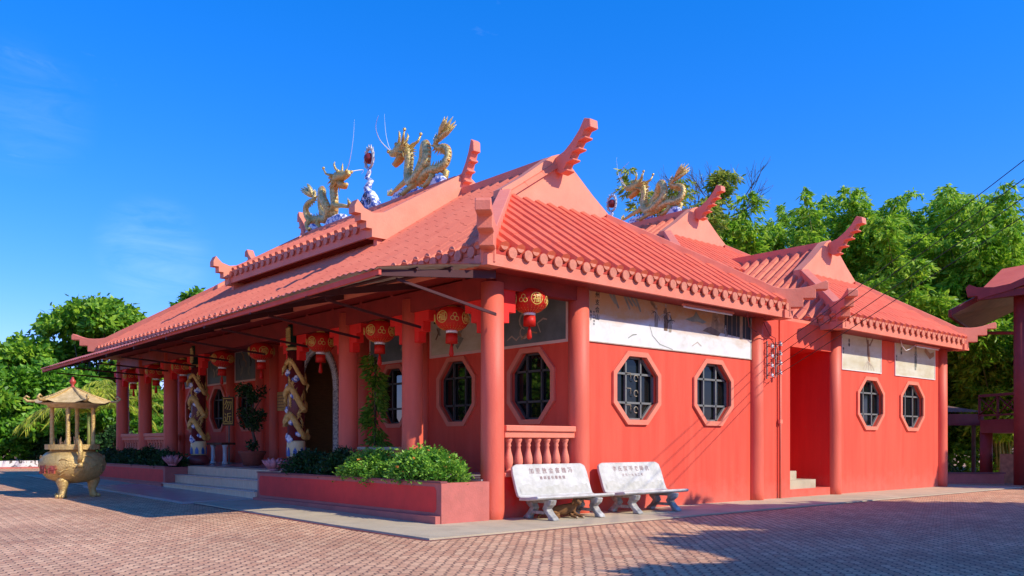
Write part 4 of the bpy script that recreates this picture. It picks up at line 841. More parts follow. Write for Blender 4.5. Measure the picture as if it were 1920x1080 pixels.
# ================================================================== incense burner
def burner():
    x, y = -4.25, 10.6; t = thing('incense_burner', 'large brass incense burner with dragon relief bowl and a small pagoda roof on posts', 'incense burner', (x, y, gz(x, y)), rz=-.72)
    b = MB().lathe([(.10, .33), (.34, .36), (.56, .46), (.69, .62), (.73, .80), (.68, .96), (.56, 1.07), (.49, 1.10), (.49, 1.15)], n=40); obj('bowl', b, M_BRONZE, t)
    obj('rim', bm_rim(), M_BRONZE, t); 
    rl = MB(); r_ = random.Random(4)                       # scaly relief: coils of a dragon round the bowl
    for k in range(60):
        q = r_.uniform(0, 2*PI); z = r_.uniform(.42, .98); R_ = np.interp(z, [.36, .46, .62, .8, .96], [.34, .56, .69, .73, .68]); c_ = Vector((R_*math.cos(q), R_*math.sin(q), z)); tq = Vector((-math.sin(q), math.cos(q), 0)); s_ = r_.choice((-1, 1))
        rl.tube([c_-tq*.1, c_+Vector((0, 0, .04*s_))-tq*.03, c_+tq*.06+Vector((0, 0, .03)), c_+tq*.13+Vector((0, 0, -.02*s_))], [.008, .02, .018, .004], 5)
    obj('bowl_relief', rl, M_BRONZE, t)
    for k in range(3):
        q = k*2*PI/3+.5; u = Vector((math.cos(q), math.sin(q), 0)); m = MB().tube([u*.40+Vector((0, 0, .46)), u*.45+Vector((0, 0, .34)), u*.42+Vector((0, 0, .2)), u*.44+Vector((0, 0, .08)), u*.48+Vector((0, 0, .0))], [.16, .135, .085, .085, .12], 12)
        for s_ in (-1, 0, 1):
            tq = Vector((-u.y, u.x, 0)); m.ball(u*.56+tq*s_*.07+Vector((0, 0, .035)), .05, 6)
        m.ball(u*.5+Vector((0, 0, .42)), .10, 8); obj('leg', m, M_BRONZE, t)
    for k in range(2):
        q = k*PI-.9; u = Vector((math.cos(q), math.sin(q), 0)); m = MB().tube([u*.66+Vector((0, 0, .82)), u*.82+Vector((0, 0, .95)), u*.80+Vector((0, 0, 1.12)), u*.74+Vector((0, 0, 1.3)), u*.62+Vector((0, 0, 1.37)), u*.6+Vector((0, 0, 1.2))], [.05, .06, .055, .05, .045, .035], 8); m.ball(u*.8+Vector((0, 0, .78)), .06, 6); obj('handle', m, M_BRONZE, t)
    for q in (.72+PI+.05-PI/4+PI/12, .72+PI+.05+PI/4+PI/12, .72+.05-PI/4+PI/12, .72+.05+PI/4+PI/12):
        obj('post', MB().lathe([(.055, 1.2), (.05, 1.26), (.045, 1.7), (.05, 2.14), (.06, 2.18)], (.45*math.cos(q), .45*math.sin(q), 0), 12), M_BRONZE, t)
    rf = MB(); n_ = 6; rings = []
    for (r0, z) in ((.78, 2.24), (.60, 2.33), (.40, 2.42), (.18, 2.53), (.05, 2.62)):
        for k in range(n_*4):
            q = k*2*PI/(n_*4)+.25; pk = (k % 4 == 0); rr = r0*(1.08 if pk else (1.0 if k % 4 != 2 else .95)); rings.append((rr*math.cos(q), rr*math.sin(q), z+(.05 if pk and r0 > .7 else 0)+(.02 if pk else 0)))
    N = n_*4; rf.add(rings, [(i*N+k, i*N+(k+1) % N, (i+1)*N+(k+1) % N, (i+1)*N+k) for i in range(4) for k in range(N)], 0, False)
    rf.lathe([(.52, 2.14), (.56, 2.2), (.76, 2.235), (.1, 2.3)], n=24)
    ro = obj('canopy_roof', rf, M_BRASSP, t); cu = MB()
    for k in range(6):
        q = k*PI/3+.25; u = Vector((math.cos(q), math.sin(q), 0)); cu.tube([u*.06+Vector((0, 0, 2.63)), u*.42+Vector((0, 0, 2.45)), u*.84+Vector((0, 0, 2.29)), u*.98+Vector((0, 0, 2.29)), u*1.06+Vector((0, 0, 2.36)), u*1.0+Vector((0, 0, 2.41)), u*.93+Vector((0, 0, 2.37))], [.02, .025, .035, .035, .032, .028, .015], 6)
    kid('roof_ridges', cu, M_BRONZE, ro)
    obj('finial', MB().lathe([(.04, 2.6), (.05, 2.66), (.02, 2.68), (.07, 2.74), (.075, 2.78), (.03, 2.84), (.02, 2.88)], n=14), mat('red_finial_paint', (.5, .06, .04), .4), t)
    lt_ = MB(); qq = 0
    for ch, q in (('爐', .22), ('香', .62)):
        tx = text_mb(ch, .27, .02); q_ = q + .72 + PI + .05
        M = frame((.71*math.cos(q_), .71*math.sin(q_), .70), (-math.sin(q_), math.cos(q_), 0), (-.12*math.cos(q_), -.12*math.sin(q_), .99), (math.cos(q_), math.sin(q_), .12)); join(lt_, tx, M)
        lt_.ball((.64*math.cos(q_), .64*math.sin(q_), .70), .10, 6, sz=1.1)
    obj('red_characters', lt_, mat('faded_red_enamel', (.48, .10, .06), .45), t)
    js = MB(); r_ = random.Random(9)
    for k in range(22): a, b_ = r_.uniform(-.3, .3), r_.uniform(-.3, .3); js.tube([(a, b_, 1.15), (a+r_.uniform(-.03, .03), b_, 1.3+r_.uniform(0, .15))], .006, 3)
    obj('joss_sticks', js, M_BROWN, t); obj('ash', MB().lathe([(.44, 1.1), (.44, 1.16)], n=20), M_CONC, t)
def bm_rim():
    b = MB(); N = 6
    for (r0, r1, z0, z1) in ((.62, .62, 1.14, 1.26),):
        pts = []; 
        for z in (z0, z1):
            for k in range(24):
                q = k*2*PI/24; rr = r0*(1-.04*abs(math.sin(3*q))); pts.append((rr*math.cos(q), rr*math.sin(q), z))
        for z in (z1, z0):
            for k in range(24): q = k*2*PI/24; pts.append((.5*math.cos(q), .5*math.sin(q), z))
        b.add(pts, [(i*24+k, i*24+(k+1) % 24, ((i+1) % 4)*24+(k+1) % 24, ((i+1) % 4)*24+k) for i in range(4) for k in range(24)])
    return b
burner()
# ================================================================== benches
def make_bench():
    t = thing('stone_bench', 'x', 'bench'); W_ = 1.86
    def rounded(poly, w_, z_): pass
    # seat (local: x along, -y front)
    s = MB(); pr = [(-.02, .40), (-.25, .405), (-.42, .43), (-.50, .435), (-.53, .41), (-.50, .375), (-.25, .345), (.0, .34)]
    s.prism([(0, y, z) for y, z in pr], (W_+.08, 0, 0)); bevel(obj('seat', s, M_TERR, t), .015)
    # curved back with rounded top corners
    n_ = 12; b = MB(); rows = []
    prof = [(-.06, .40), (.0, .42), (.05, .52), (.10, .66), (.16, .82), (.20, .93), (.215, .965), (.215, .985)]
    ins = [0, 0, 0, 0, .0, .02, .07, .13]
    for off in (0, .06):
        for (y, z), i_ in zip(prof, ins):
            rows += [(i_, y+off, z-off*.25), (W_-i_, y+off, z-off*.25)]
    m_ = len(prof)
    F_ = [(2*i, 2*i+1, 2*i+3, 2*i+2) for i in range(m_-1)]+[(2*m_+2*i, 2*m_+2*i+2, 2*m_+2*i+3, 2*m_+2*i+1) for i in range(m_-1)]
    F_ += [(2*i, 2*i+2, 2*m_+2*i+2, 2*m_+2*i) for i in range(m_-1)]+[(2*i+1, 2*m_+2*i+1, 2*m_+2*i+3, 2*i+3) for i in range(m_-1)]+[(2*m_-2, 2*m_-1, 4*m_-1, 4*m_-2), (0, 2*m_, 2*m_+1, 1)]
    b.add(rows, F_); bk_ = bevel(obj('backrest', b, M_TERR, t), .012)
    dirt = MB(); pts = []; r_ = random.Random(5)
    for k in range(25): pts.append((.08+k*(W_-.16)/24, .55+.05*r_.random()+.03*math.sin(k*.6)))
    yy = lambda z: np.interp(z, [.42, .52, .66, .82], [0, .05, .10, .16])-.004
    vs = [(x, yy(.44), .44) for x, z in pts]+[(x, yy(z), z) for x, z in pts]; dirt.add(vs, [(i, i+1, 26+i, 25+i) for i in range(24)]); kid('grime', dirt, mat('bench_grime', (.60, .585, .54), .85, .5, 9, col2=(.40, .39, .33), ramp=(.25, .8)), bk_)
    for x in (.28, W_-.42):
        for (ys, sg) in ((-.46, -1), (.06, 1)):
            c_ = [(ys, .36), (ys+sg*-.02, .27), (ys-sg*.09, .20), (ys-sg*.02, .12), (ys+sg*.07, .05), (ys+sg*.09, 0.0)]
            w2 = [.20, .17, .12, .115, .13, .17]
            L = [(y+w*.5, z) for (y, z), w in zip(c_, w2)]; R_ = [(y-w*.5, z) for (y, z), w in zip(c_, w2)]
            m = MB(); m.prism([(x, y, z) for y, z in L+R_[::-1]], (.15, 0, 0)); bevel(obj('leg', m, M_TERRD, t), .02)
        m = MB(); m.box((x+.01, -.40, .30), (x+.12, .02, .37)); m.box((x+.02, -.36, .10), (x+.11, -.02, .15)); obj('brace', m, M_TERRD, t)
    return t
def engraving(bench, l1, l2):
    g = MB()
    for (tx, s_, z0) in ((l1, .12, .86), (l2, .07, .73)):
        n_ = len(tx)
        for k, ch in enumerate(tx):
            y = np.interp(z0, [.66, .82, .93], [.10, .16, .20])-.006; M = frame((.93+(k-(n_-1)/2)*s_*1.35, y, z0), (1, 0, 0), (0, .35, .94), (0, -.94, .35)); join(g, text_mb(ch, s_, .001), M)
    ch = [c for c in bench.children if c.name.startswith('backrest')][0]
    kid('engraved_characters', g, mat('red_grey_engraving', (.42, .28, .26), .7) if 'red_grey_engraving' not in MATS else MATS['red_grey_engraving'], ch)
b0 = make_bench(); b1 = copy_tree(b0)
b0.location = (.26, -.42, .03); b0.rotation_euler = (0, 0, -.04); b1.location = (2.58, -.40, .025); b1.rotation_euler = (0, 0, -.03)
engraving(b0, '加里敦金書魏冯', '蕭順盛伉儷敬贈'); engraving(b1, '李氏家岑老師伉', '公元一九九二年')
tag(b0, 'white terrazzo bench with a dog lying under it, in front of the balustrade', 'bench', 'terrazzo benches along the side wall'); tag(b1, 'white terrazzo bench with nothing under it, beneath the first side window')
# ================================================================== dog under the bench
def dog():
    t = thing('dog', 'brown dog lying in the shade under the left terrazzo bench, facing out', 'dog', (1.22, -.72, .03), rz=-.35)
    def skin(name, verts, edges, rad, m, sub=2, root=0):
        me = bpy.data.meshes.new(name); me.from_pydata(verts, edges, []); o = bpy.data.objects.new(name, me); COL.objects.link(o)
        sk = o.modifiers.new('skin', 'SKIN'); sk.use_smooth_shade = True
        for i, r in enumerate(rad): me.skin_vertices[0].data[i].radius = (r, r) if not hasattr(r, '__len__') else r
        me.skin_vertices[0].data[root].use_root = True
        ss = o.modifiers.new('sub', 'SUBSURF'); ss.levels = sub; ss.render_levels = sub
        dg = bpy.context.evaluated_depsgraph_get(); dg.update(); m2 = bpy.data.meshes.new_from_object(o.evaluated_get(dg)); bpy.data.objects.remove(o); m2.name = name
        m2.materials.clear(); m2.materials.append(m); o2 = bpy.data.objects.new(name, m2); COL.objects.link(o2); o2.parent = t; return o2
    V = [(-.36, .12, .13), (-.18, .10, .14), (.0, .05, .15), (.09, -.02, .21), (.11, -.07, .27), (.12, -.12, .30),   # 0-5 rump, belly, chest, neck, head
         (.13, -.19, .28), (.135, -.25, .26),                                              # 6-7 muzzle
         (.04, -.02, .08), (.02, -.12, .035), (.05, -.25, .025),                             # 8-10 front leg a
         (.13, .02, .08), (.18, -.08, .035), (.20, -.2, .025),                               # 11-13 front leg b
         (-.34, .0, .10), (-.22, -.08, .06), (-.34, -.14, .03), (-.24, -.18, .025),           # 14-17 hind leg
         (-.46, .14, .08), (-.56, .08, .04), (-.62, -.04, .03)]                              # tail
    E_ = [(0, 1), (1, 2), (2, 3), (3, 4), (4, 5), (5, 6), (6, 7), (2, 8), (8, 9), (9, 10), (2, 11), (11, 12), (12, 13), (0, 14), (14, 15), (15, 16), (16, 17), (0, 18), (18, 19), (19, 20)]
    R_ = [.10, .095, .11, .075, .06, .068, .042, .026, .045, .028, .026, .045, .028, .026, .07, .045, .028, .022, .03, .022, .012]
    b = skin('body', V, E_, R_, M_FUR, 2, 2)
    e = MB()
    for s_ in (-1, 1): e.prism([(.12+s_*.045, -.10, .35), (.12+s_*.085, -.105, .33), (.12+s_*.10, -.13, .255), (.12+s_*.07, -.14, .265)], (0, .015, 0))
    kid('ears', e, M_FUR, b); f_ = MB(); f_.ball((.135, -.278, .27), .015, 6)
    for s_ in (-1, 1): f_.ball((.122+s_*.034, -.178, .318), .011, 6)
    kid('eyes_and_nose', f_, M_BLACK, b)
    p = MB(); p.ball((.05, -.27, .02), .024, 6); p.ball((.20, -.225, .02), .024, 6); kid('paws', p, M_FURL, b)
dog()
# ================================================================== veranda furniture
def pot(mb, c, r, h): return mb.lathe([(r*.6, 0), (r*.72, h*.1), (r*.95, h*.7), (r*1.1, h*.88), (r*1.1, h), (r*.95, h), (r*.9, h*.85)], c, 20)
def npleaves(name, C, D, L, Wd, m, parent, nrm=None, curve=0.):
    """many leaf blades, one quad each pair: C centres, D directions"""
    C = np.asarray(C, float); D = np.asarray(D, float); n_ = len(C); D /= np.linalg.norm(D, axis=1, keepdims=True)+1e-9
    N_ = RNG.normal(size=(n_, 3)) if nrm is None else nrm; S = np.cross(D, N_); S /= np.linalg.norm(S, axis=1, keepdims=True)+1e-9
    L = np.broadcast_to(np.asarray(L, float).reshape(-1, 1), (n_, 1)); Wd = np.broadcast_to(np.asarray(Wd, float).reshape(-1, 1), (n_, 1))
    V = np.empty((n_, 4, 3)); V[:, 0] = C; V[:, 1] = C+D*L*.45+S*Wd; V[:, 2] = C+D*L; V[:, 3] = C+D*L*.45-S*Wd
    V[:, 2, 2] -= curve*L[:, 0]
    me = bpy.data.meshes.new(name); me.vertices.add(n_*4); me.loops.add(n_*4); me.polygons.add(n_)
    me.vertices.foreach_set('co', V.reshape(-1)); me.loops.foreach_set('vertex_index', np.arange(n_*4, dtype=np.int32))
    me.polygons.foreach_set('loop_start', np.arange(0, n_*4, 4, dtype=np.int32)); me.polygons.foreach_set('loop_total', np.full(n_, 4, dtype=np.int32))
    me.materials.append(m); me.update(calc_edges=True); me.validate(); return obj(name, me, None, parent)
def ballpts(n_, c, r, sq=1.):
    p = RNG.normal(size=(n_, 3)); p /= np.linalg.norm(p, axis=1, keepdims=True); p *= (RNG.random((n_, 1))**.33); return np.asarray(c)+p*np.array([r, r, r*sq])
def shrub(name, lab, cat, x, y, z, rx, ry, h, m, dens, leaf=.07, flow=None, group=None, stems=5, seed=0):
    t = thing(name, lab, cat, (x, y, z), group); r = np.random.default_rng(seed)
    sm = MB()
    for k in range(stems):
        a = r.uniform(0, 6.28); e = Vector((rx*.6*math.cos(a), ry*.6*math.sin(a), h*r.uniform(.5, .9))); sm.tube([(0, 0, 0), e*.5+Vector((0, 0, .05)), e], [.022, .016, .006], 5)
    obj('stems', sm, M_BARK, t)
    nc = int(dens/14); a = r.uniform(0, 2*PI, nc); u = r.random(nc)**.5; cz = r.random(nc)**.8; rad = np.sqrt(np.clip(1-(cz*.95)**2, .05, 1))
    cen = np.stack([rx*u*rad*np.cos(a)*1.0, ry*u*rad*np.sin(a), .08+h*cz*(1-.18*u)+r.normal(0, .04, nc)], 1)
    C = np.repeat(cen, 14, 0)+r.normal(0, .045, (nc*14, 3)); D = r.normal(size=(nc*14, 3)); D[:, 2] = np.abs(D[:, 2])*.7; D[:, :2] += (C[:, :2]/np.array([rx, ry]))*.9
    N_ = r.normal(size=(nc*14, 3))*.8+np.array([0, -.5, .7])
    npleaves('foliage', C, D, r.uniform(.6, 1.15, nc*14)*leaf, r.uniform(.16, .26, nc*14)*leaf, m, t, N_)
    if flow:
        fb = MB(); r2 = random.Random(seed)
        for k in range(flow[1]):
            q = r2.uniform(0, 6.28); uu = r2.uniform(.5, 1); zz = h*r2.uniform(.3, 1.02); rr = math.sqrt(max(.1, 1-(zz/h*.95)**2)); c = Vector((rx*uu*rr*math.cos(q), ry*uu*rr*math.sin(q), zz+.08))
            for j in range(5): p = c+Vector((r2.uniform(-1, 1), r2.uniform(-1, 1), r2.uniform(-.5, .6)))*flow[2]*.7; fb.ball(p, flow[2]*.42, 4)
        obj('blossoms', fb, flow[0], t)
    return t
GP = 'shrubs growing in the veranda planters'
shrub('flowering_shrub', 'bright green shrub with orange blossoms spilling over the planter beside the corner column', 'shrub', -.80, .95, .62, .64, 1.05, .58, M_SHRUB, 8600, .085, (M_FLOW, 26, .035), GP, seed=1)
shrub('flowering_shrub', 'sunlit green shrub with orange blossoms, left of the corner one, trailing over the planter edge', 'shrub', -.85, 2.55, .62, .64, 1.0, .52, M_SHRUB, 7800, .085, (M_FLOW, 18, .035), GP, seed=2)
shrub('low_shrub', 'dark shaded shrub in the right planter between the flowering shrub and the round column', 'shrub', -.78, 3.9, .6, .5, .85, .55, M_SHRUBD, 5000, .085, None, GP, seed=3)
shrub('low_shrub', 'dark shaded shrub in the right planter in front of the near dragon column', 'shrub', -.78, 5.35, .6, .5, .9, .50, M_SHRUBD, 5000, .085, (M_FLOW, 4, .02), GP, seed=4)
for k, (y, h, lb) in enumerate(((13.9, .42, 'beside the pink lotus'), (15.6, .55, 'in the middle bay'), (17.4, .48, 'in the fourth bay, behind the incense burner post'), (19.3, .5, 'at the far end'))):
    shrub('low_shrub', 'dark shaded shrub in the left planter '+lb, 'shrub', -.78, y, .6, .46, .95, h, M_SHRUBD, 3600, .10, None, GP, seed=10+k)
def climber(x, y, z, h, lab, seed):
    t = thing('climbing_plant', lab, 'plant', (x, y, z)); r = np.random.default_rng(seed); m = MB(); pot(m, (0, 0, 0), .22, .3); obj('pot', m, M_TERRA, t)
    obj('stake', MB().tube([(0, 0, .2), (.03, .02, h)], .03, 6), M_BARK, t); n_ = 1500; cz_ = r.uniform(.6, h, 34); ca_ = r.uniform(0, 6.28, 34); cr_ = r.uniform(.05, .26, 34); ii = r.integers(0, 34, n_); zz = cz_[ii]+r.normal(0, .09, n_); a = ca_[ii]+r.normal(0, .35, n_); rr = np.abs(cr_[ii]+r.normal(0, .05, n_))
    C = np.stack([rr*np.cos(a), rr*np.sin(a), zz+r.normal(0, .02, n_)], 1); D = np.stack([np.cos(a), np.sin(a), r.uniform(-1.2, .2, n_)], 1); npleaves('foliage', C, D, r.uniform(.1, .22, n_), r.uniform(.018, .034, n_), M_SHRUB, t)
climber(1.3, 5.95, FL, 2.75, 'green vine climbing a stake between two red columns of the right veranda', 3)
def bonsai(x, y, z, lab, sd_, h=1.7):
    t = thing('potted_tree', lab, 'potted plant', (x, y, z)); m = MB(); pot(m, (0, 0, 0), .36, .42); obj('pot', m, M_TERRA, t)
    tr = MB(); tr.tube([(0, 0, .35), (.05, -.08, .7), (-.02, -.02, 1.1), (.02, .05, h)], [.05, .045, .035, .02], 7); 
    for k in range(6): a = k*1.1; tr.tube([(0, 0, 1.0+.1*k), (.25*math.cos(a), .3*math.sin(a), 1.2+.15*k)], [.02, .008], 5)
    obj('trunk', tr, M_BARK, t); r = np.random.default_rng(sd_); Cs = []
    for k in range(16): a = r.uniform(0, 6.28); c = (.34*math.cos(a)*r.random(), .42*math.sin(a)*r.random()+.0, r.uniform(1.15, h+.65)); Cs.append(ballpts(90, c, .18))
    for k in range(3): a = r.uniform(0, 6.28); Cs.append(ballpts(50, (.15*math.cos(a), .15*math.sin(a), .6), .14))
    C = np.concatenate(Cs); npleaves('foliage', C, r.normal(size=C.shape), r.uniform(.07, .13, len(C)), r.uniform(.018, .03, len(C)), M_SHRUBD, t)
bonsai(.9, 11.9, FL, 'small leafy tree in a wide terracotta pot on the veranda right of the gold-lettered board', 5)
# board with gold characters on a post
t = thing('notice_board', 'dark hanging board with two gold characters on a thin stand between the dragon columns', 'sign', (1.2, 14.2, FL)); M = frame((1.16, 14.2, 0), (.35, -.94, 0), (0, 0, 1), (-.94, -.35, 0))
b = MB(); b.box((-.24, 1.95, -.03), (.24, 2.85, .0)); b.xf(M); obj('board', b, M_WOOD, t, world=True); g = MB()
for a_, b_ in (((-.2, 2.0), (.2, 2.02)), ((-.2, 2.79), (.2, 2.81)), ((-.2, 2.02), (-.185, 2.79)), ((.185, 2.02), (.2, 2.79))): g.box((*a_, .001), (*b_, .01))
g.xf(M); glyphs(g, M, '勿近', 0, 2.6, .34, 0, .4, w_=.006); obj('gold_characters', g, M_LGOLD, t, world=True); s = MB(); s.box((-.02, .8, -.06), (.02, 2.9, -.031)); s.box((-.2, FL, -.12), (.2, .8, .06)); s.xf(M); obj('stand', s, M_IRON, t, world=True)
# vertical couplet plaque left of the door + brass plate
t = thing('couplet_plaque', 'tall narrow cream plaque with gold characters on the wall left of the doorway', 'plaque', (2.2, 11.95, 1.2)); b = MB(); M = FRONT(11.98, 0, 2.2)
b.box((-.14, 1.25, 0), (.14, 4.1, .04)); b.xf(M); obj('board', b, mat('cream_plaque', (.55, .42, .26), .5), t, world=True); g = MB(); glyphs(g, M, '神恩浩蕩庇萬民平安', 0, 3.95, .2, 0, .3, w_=.045); obj('gold_characters', g, M_BROWN, t, world=True)
t = thing('brass_plate', 'small square brass plate with engraved lines left of the tall plaque', 'plaque', (2.2, 12.7, 2.45)); b = MB(); M = FRONT(12.75, 0, 2.22); b.box((-.4, 2.4, 0), (.4, 2.98, .03)); b.xf(M); obj('plate', b, M_BRONZE, t, world=True); g = MB()
for k in range(5): brush(g, M, [(-.3, 2.5+.09*k), (0, 2.505+.09*k), (.3, 2.5+.09*k)], .012, 0, .034)
obj('engraved_lines', g, M_BROWN, t, world=True)
def slab_bench(x, y0, y1, zt, lab):
    t = thing('veranda_seat', lab, 'bench', (x, (y0+y1)/2, FL)); obj('seat', MB().box((x-.18, y0, zt-.06), (x+.18, y1, zt)), M_CONC, t, world=True)
    for y in (y0+.2, y1-.35): obj('leg', MB().box((x-.14, y, FL), (x+.14, y+.15, zt-.06)), M_CONC, t, world=True)
slab_bench(.1, 2.95, 4.5, 1.32, 'pale stone slab seat behind the sunlit shrub, between the second and third columns')
t = thing('altar_table', 'low white-legged altar table on the veranda beside the far dragon column', 'table', (1.0, 14.6, FL)); obj('tabletop', MB().box((.8, 13.85, 1.35), (1.25, 15.0, 1.42)), M_WOOD, t, world=True)
for (x, y) in ((.85, 13.9), (.85, 14.8)): obj('leg', MB().lathe([(.09, FL), (.09, FL+.06), (.06, FL+.1), (.06, 1.25), (.09, 1.35)], (x+.1, y+.05, 0), 12), M_WHITE, t, world=True)
# fluorescent tubes on the side wall and under the eaves
for k, (x0, x1, lb) in enumerate(((5.1, 6.9, 'thin fluorescent tube under the side eave above the long mural'), (16.6, 18.2, 'thin fluorescent tube with a looped cable under the rear hall eave'))):
    t = thing('tube_light', lb, 'lamp', ((x0+x1)/2, -.4, 4.42), 'tube lights under the eaves'); obj('tube', MB().tube([(x0, -.4, 4.36), (x1, -.4, 4.36)], .02, 8), M_WHITE, t, world=True); obj('batten', MB().box((x0-.05, -.43, 4.385), (x1+.05, -.37, 4.42)), M_TRIM, t, world=True)
    if k: obj('looped_cable', MB().tube([(15.55, -.4, 4.46), (15.6, -.42, 4.3), (15.85, -.42, 4.17), (16.15, -.4, 4.24), (16.55, -.4, 4.39)], .012, 5), M_WHITE, t, world=True)
# insulators and power lines
t = thing('insulator_bracket', 'cluster of porcelain insulators and iron hooks on the side wall where the power lines arrive', 'insulators', (9.2, -.1, 3.4))
ib = MB(); ins_ = MB(); r_ = random.Random(3)
for x in (8.92, 9.32): ib.box((x-.015, -.06, 3.0+(.1 if x > 9 else 0)), (x+.015, -.035, 3.95))
for k in range(4):
    for x in (8.92, 9.32):
        z = 3.08+k*.24+(.08 if x > 9 else 0); ib.tube([(x, -.05, z), (x-.02, -.2, z+.02), (x-.08, -.22, z+.06)], .012, 5); ib.tube([(x, -.1, z+.05), (x+.1, -.14, z+.1), (x+.12, -.1, z)], .008, 4)
        ins_.lathe([(.02, z-.04), (.045, z-.03), (.03, z), (.045, z+.03), (.02, z+.04)], (x-.02, -.2, 0), 10)
    ib.tube([(8.92, -.2, 3.1+k*.24), (9.1, -.16, 3.02+k*.24), (9.32, -.18, 3.2+k*.24)], .009, 4)
obj('iron_hooks', ib, M_IRON, t, world=True); obj('insulators', ins_, M_WHITE, t, world=True)
for k, lb in enumerate(('lowest', 'second from the bottom', 'third from the bottom', 'topmost')):
    A = Vector((9.15+.05*(k % 2), -.2, 3.1+.24*k)); B_ = Vector((6.5, -6.6, 5.55+.32*k)); P = [A+(B_-A)*u-Vector((0, 0, .10*u*(3-u))) for u in np.linspace(0, 3.0, 16)]
    tag(obj('power_line', MB().tube(P, .008, 5), M_WIRE), lb+' black power line rising from the wall insulators to the upper right', 'cable', 'power lines crossing to the wall')
M_PAVD = mat('shaded_maroon_pavilion_paint', (.20, .03, .03), .6, .25, 3)  # both pavilion reds are darkened: its shade is put into the colour
M_PAVL = mat('shaded_red_pavilion_paint', (.30, .05, .045), .6, .25, 3)
# ================================================================== far pavilion on the right
pv = thing('pavilion', 'shaded red two-storey pavilion with upturned roof and balcony at the right edge', 'building', (26.5, -2.5, 0))
def pp(name, mb, m): return obj(name, mb, m, pv, world=True)
def pcol(x, y, z0, z1, r=.26): pp('column', MB().lathe([(r, z0), (r, z1)], (x, y, 0), 20), M_PAVL)
pcol(23.35, -1.15, -.1, 7.0); pcol(25.4, .75, -.1, 1.85, .22); pcol(27.5, -4.2, -.1, 7.0)
m = MB(); m.prism([(25.2, .9, 1.79), (24.1, -.8, 1.79), (24.3, -5, 1.79), (28, -5, 1.79), (28, .9, 1.79)], (0, 0, .5)); pp('balcony_slab', m, M_PAVL)
q = MB(); D_ = Vector((25.2, .92, 0)); E_ = Vector((24.12, -.75, 0)); dd = (E_-D_); Ld = dd.length; dd.normalize(); M = frame(D_, dd, (0, 0, 1), dd.cross(Vector((0, 0, 1))))
q.box((0, 3.15, -.05), (Ld, 3.25, .05)); q.box((0, 2.42, -.04), (Ld, 2.49, .04))
for k in range(2):
    u0 = k*Ld/2; u1 = (k+1)*Ld/2; q.box((u0-.03, 2.3, -.035), (u0+.03, 3.15, .035))
    for (a, b, c, d) in ((u0, 2.46, u1, 3.15), (u0, 3.15, u1, 2.46)): q.tube([(a, b, 0), (c, d, 0)], .03, 4)
    u_ = (u0+u1)/2; q.tube([(u_, 2.6, 0), (u_+.25, 2.8, 0), (u_, 3.0, 0), (u_-.25, 2.8, 0), (u_, 2.6, 0)], .025, 4)
q.xf(M); pp('balcony_railing', q, M_PAVD)
A_, B_, C_, D2 = Vector((21.95, .72, 5.95)), Vector((27.75, 2.17, 6.05)), Vector((23.17, -.12, 6.69)), Vector((28.2, -.2, 7.1))
E2 = Vector((28.2, -4.5, 7.5)); F2 = Vector((25.2, -4.5, 7.1))
und = [A_, B_, D2, E2, F2, C_]; m = MB(); m.prism(und, (0, 0, .02)); 
m = MB(); m.add([*und], [(0, 1, 2, 5), (5, 2, 3, 4)]); pp('roof_underside', m, M_RUST)
m2_ = MB(); m2_.add([p+Vector((0, 0, .16)) for p in und]+[Vector((26.2, -1.6, 8.2))], [(0, 1, 6), (1, 2, 6), (2, 3, 6), (3, 4, 6), (4, 5, 6), (5, 0, 6)]); pp('lower_roof', m2_, M_PAVD)
def bar(p, q_, w_, h, m_, nm):
    p = Vector(p); q_ = Vector(q_); d = q_-p; n_ = Vector((-d.y, d.x, 0)).normalized()*w_/2; pp(nm, MB().prism([p-n_, q_-n_, q_-n_+Vector((0, 0, h)), p-n_+Vector((0, 0, h))], n_*2), m_)
bar(A_, C_, .2, .2, M_PAVD, 'hip_ridge'); bar(A_-Vector((0, 0, .05)), B_-Vector((0, 0, .05)), .12, .2, M_PAVD, 'eave_board'); bar(B_, D2, .2, .2, M_PAVD, 'eave_board')
G0 = Vector((22.2, -.1, 6.5)); G1 = Vector((23.46, -3.6, 6.75)); G2 = Vector((25.5, -3.6, 8.1)); G3 = Vector((26, .4, 8.0))
m = MB(); m.prism([G0+Vector((0, 0, .06)), G1+Vector((0, 0, .06)), G2, G3], (0, 0, .1)); pp('upper_roof', m, M_ROOFR)
bar(G0-Vector((0, 0, .1)), G1-Vector((0, 0, .1)), .2, .22, M_PAVD, 'upper_eave_board')
P = [(-.3, .0), (-.36, .30), (-.26, .42), (.0, .30), (.5, .26), (1.0, .34), (1.8, .68), (3.4, 1.35), (3.4, 1.05), (1.8, .42), (1.0, .12), (.5, .0), (.05, -.12), (0, .0)]
d = (G1-G0); d.z = 0; d.normalize(); n_ = Vector((-d.y, d.x, 0)); pp('curled_ridge', MB().prism([G0+Vector((0, 0, .05))+d*s_+Vector((0, 0, z_))-n_*.15 for s_, z_ in P], n_*.3), M_PAVL)
pp('tie_beam', MB().tube([(27.3, 2.0, 5.9), (23.4, -1.15, 5.27)], .07, 6), M_PAVL)
pp('counter', MB().box((24.9, -.5, -.1), (26.5, .1, 1.0)), M_OCHRE); pp('rear_room', MB().box((26.6, -4.4, -.1), (26.8, -1.2, 6.8)), M_PAVD)
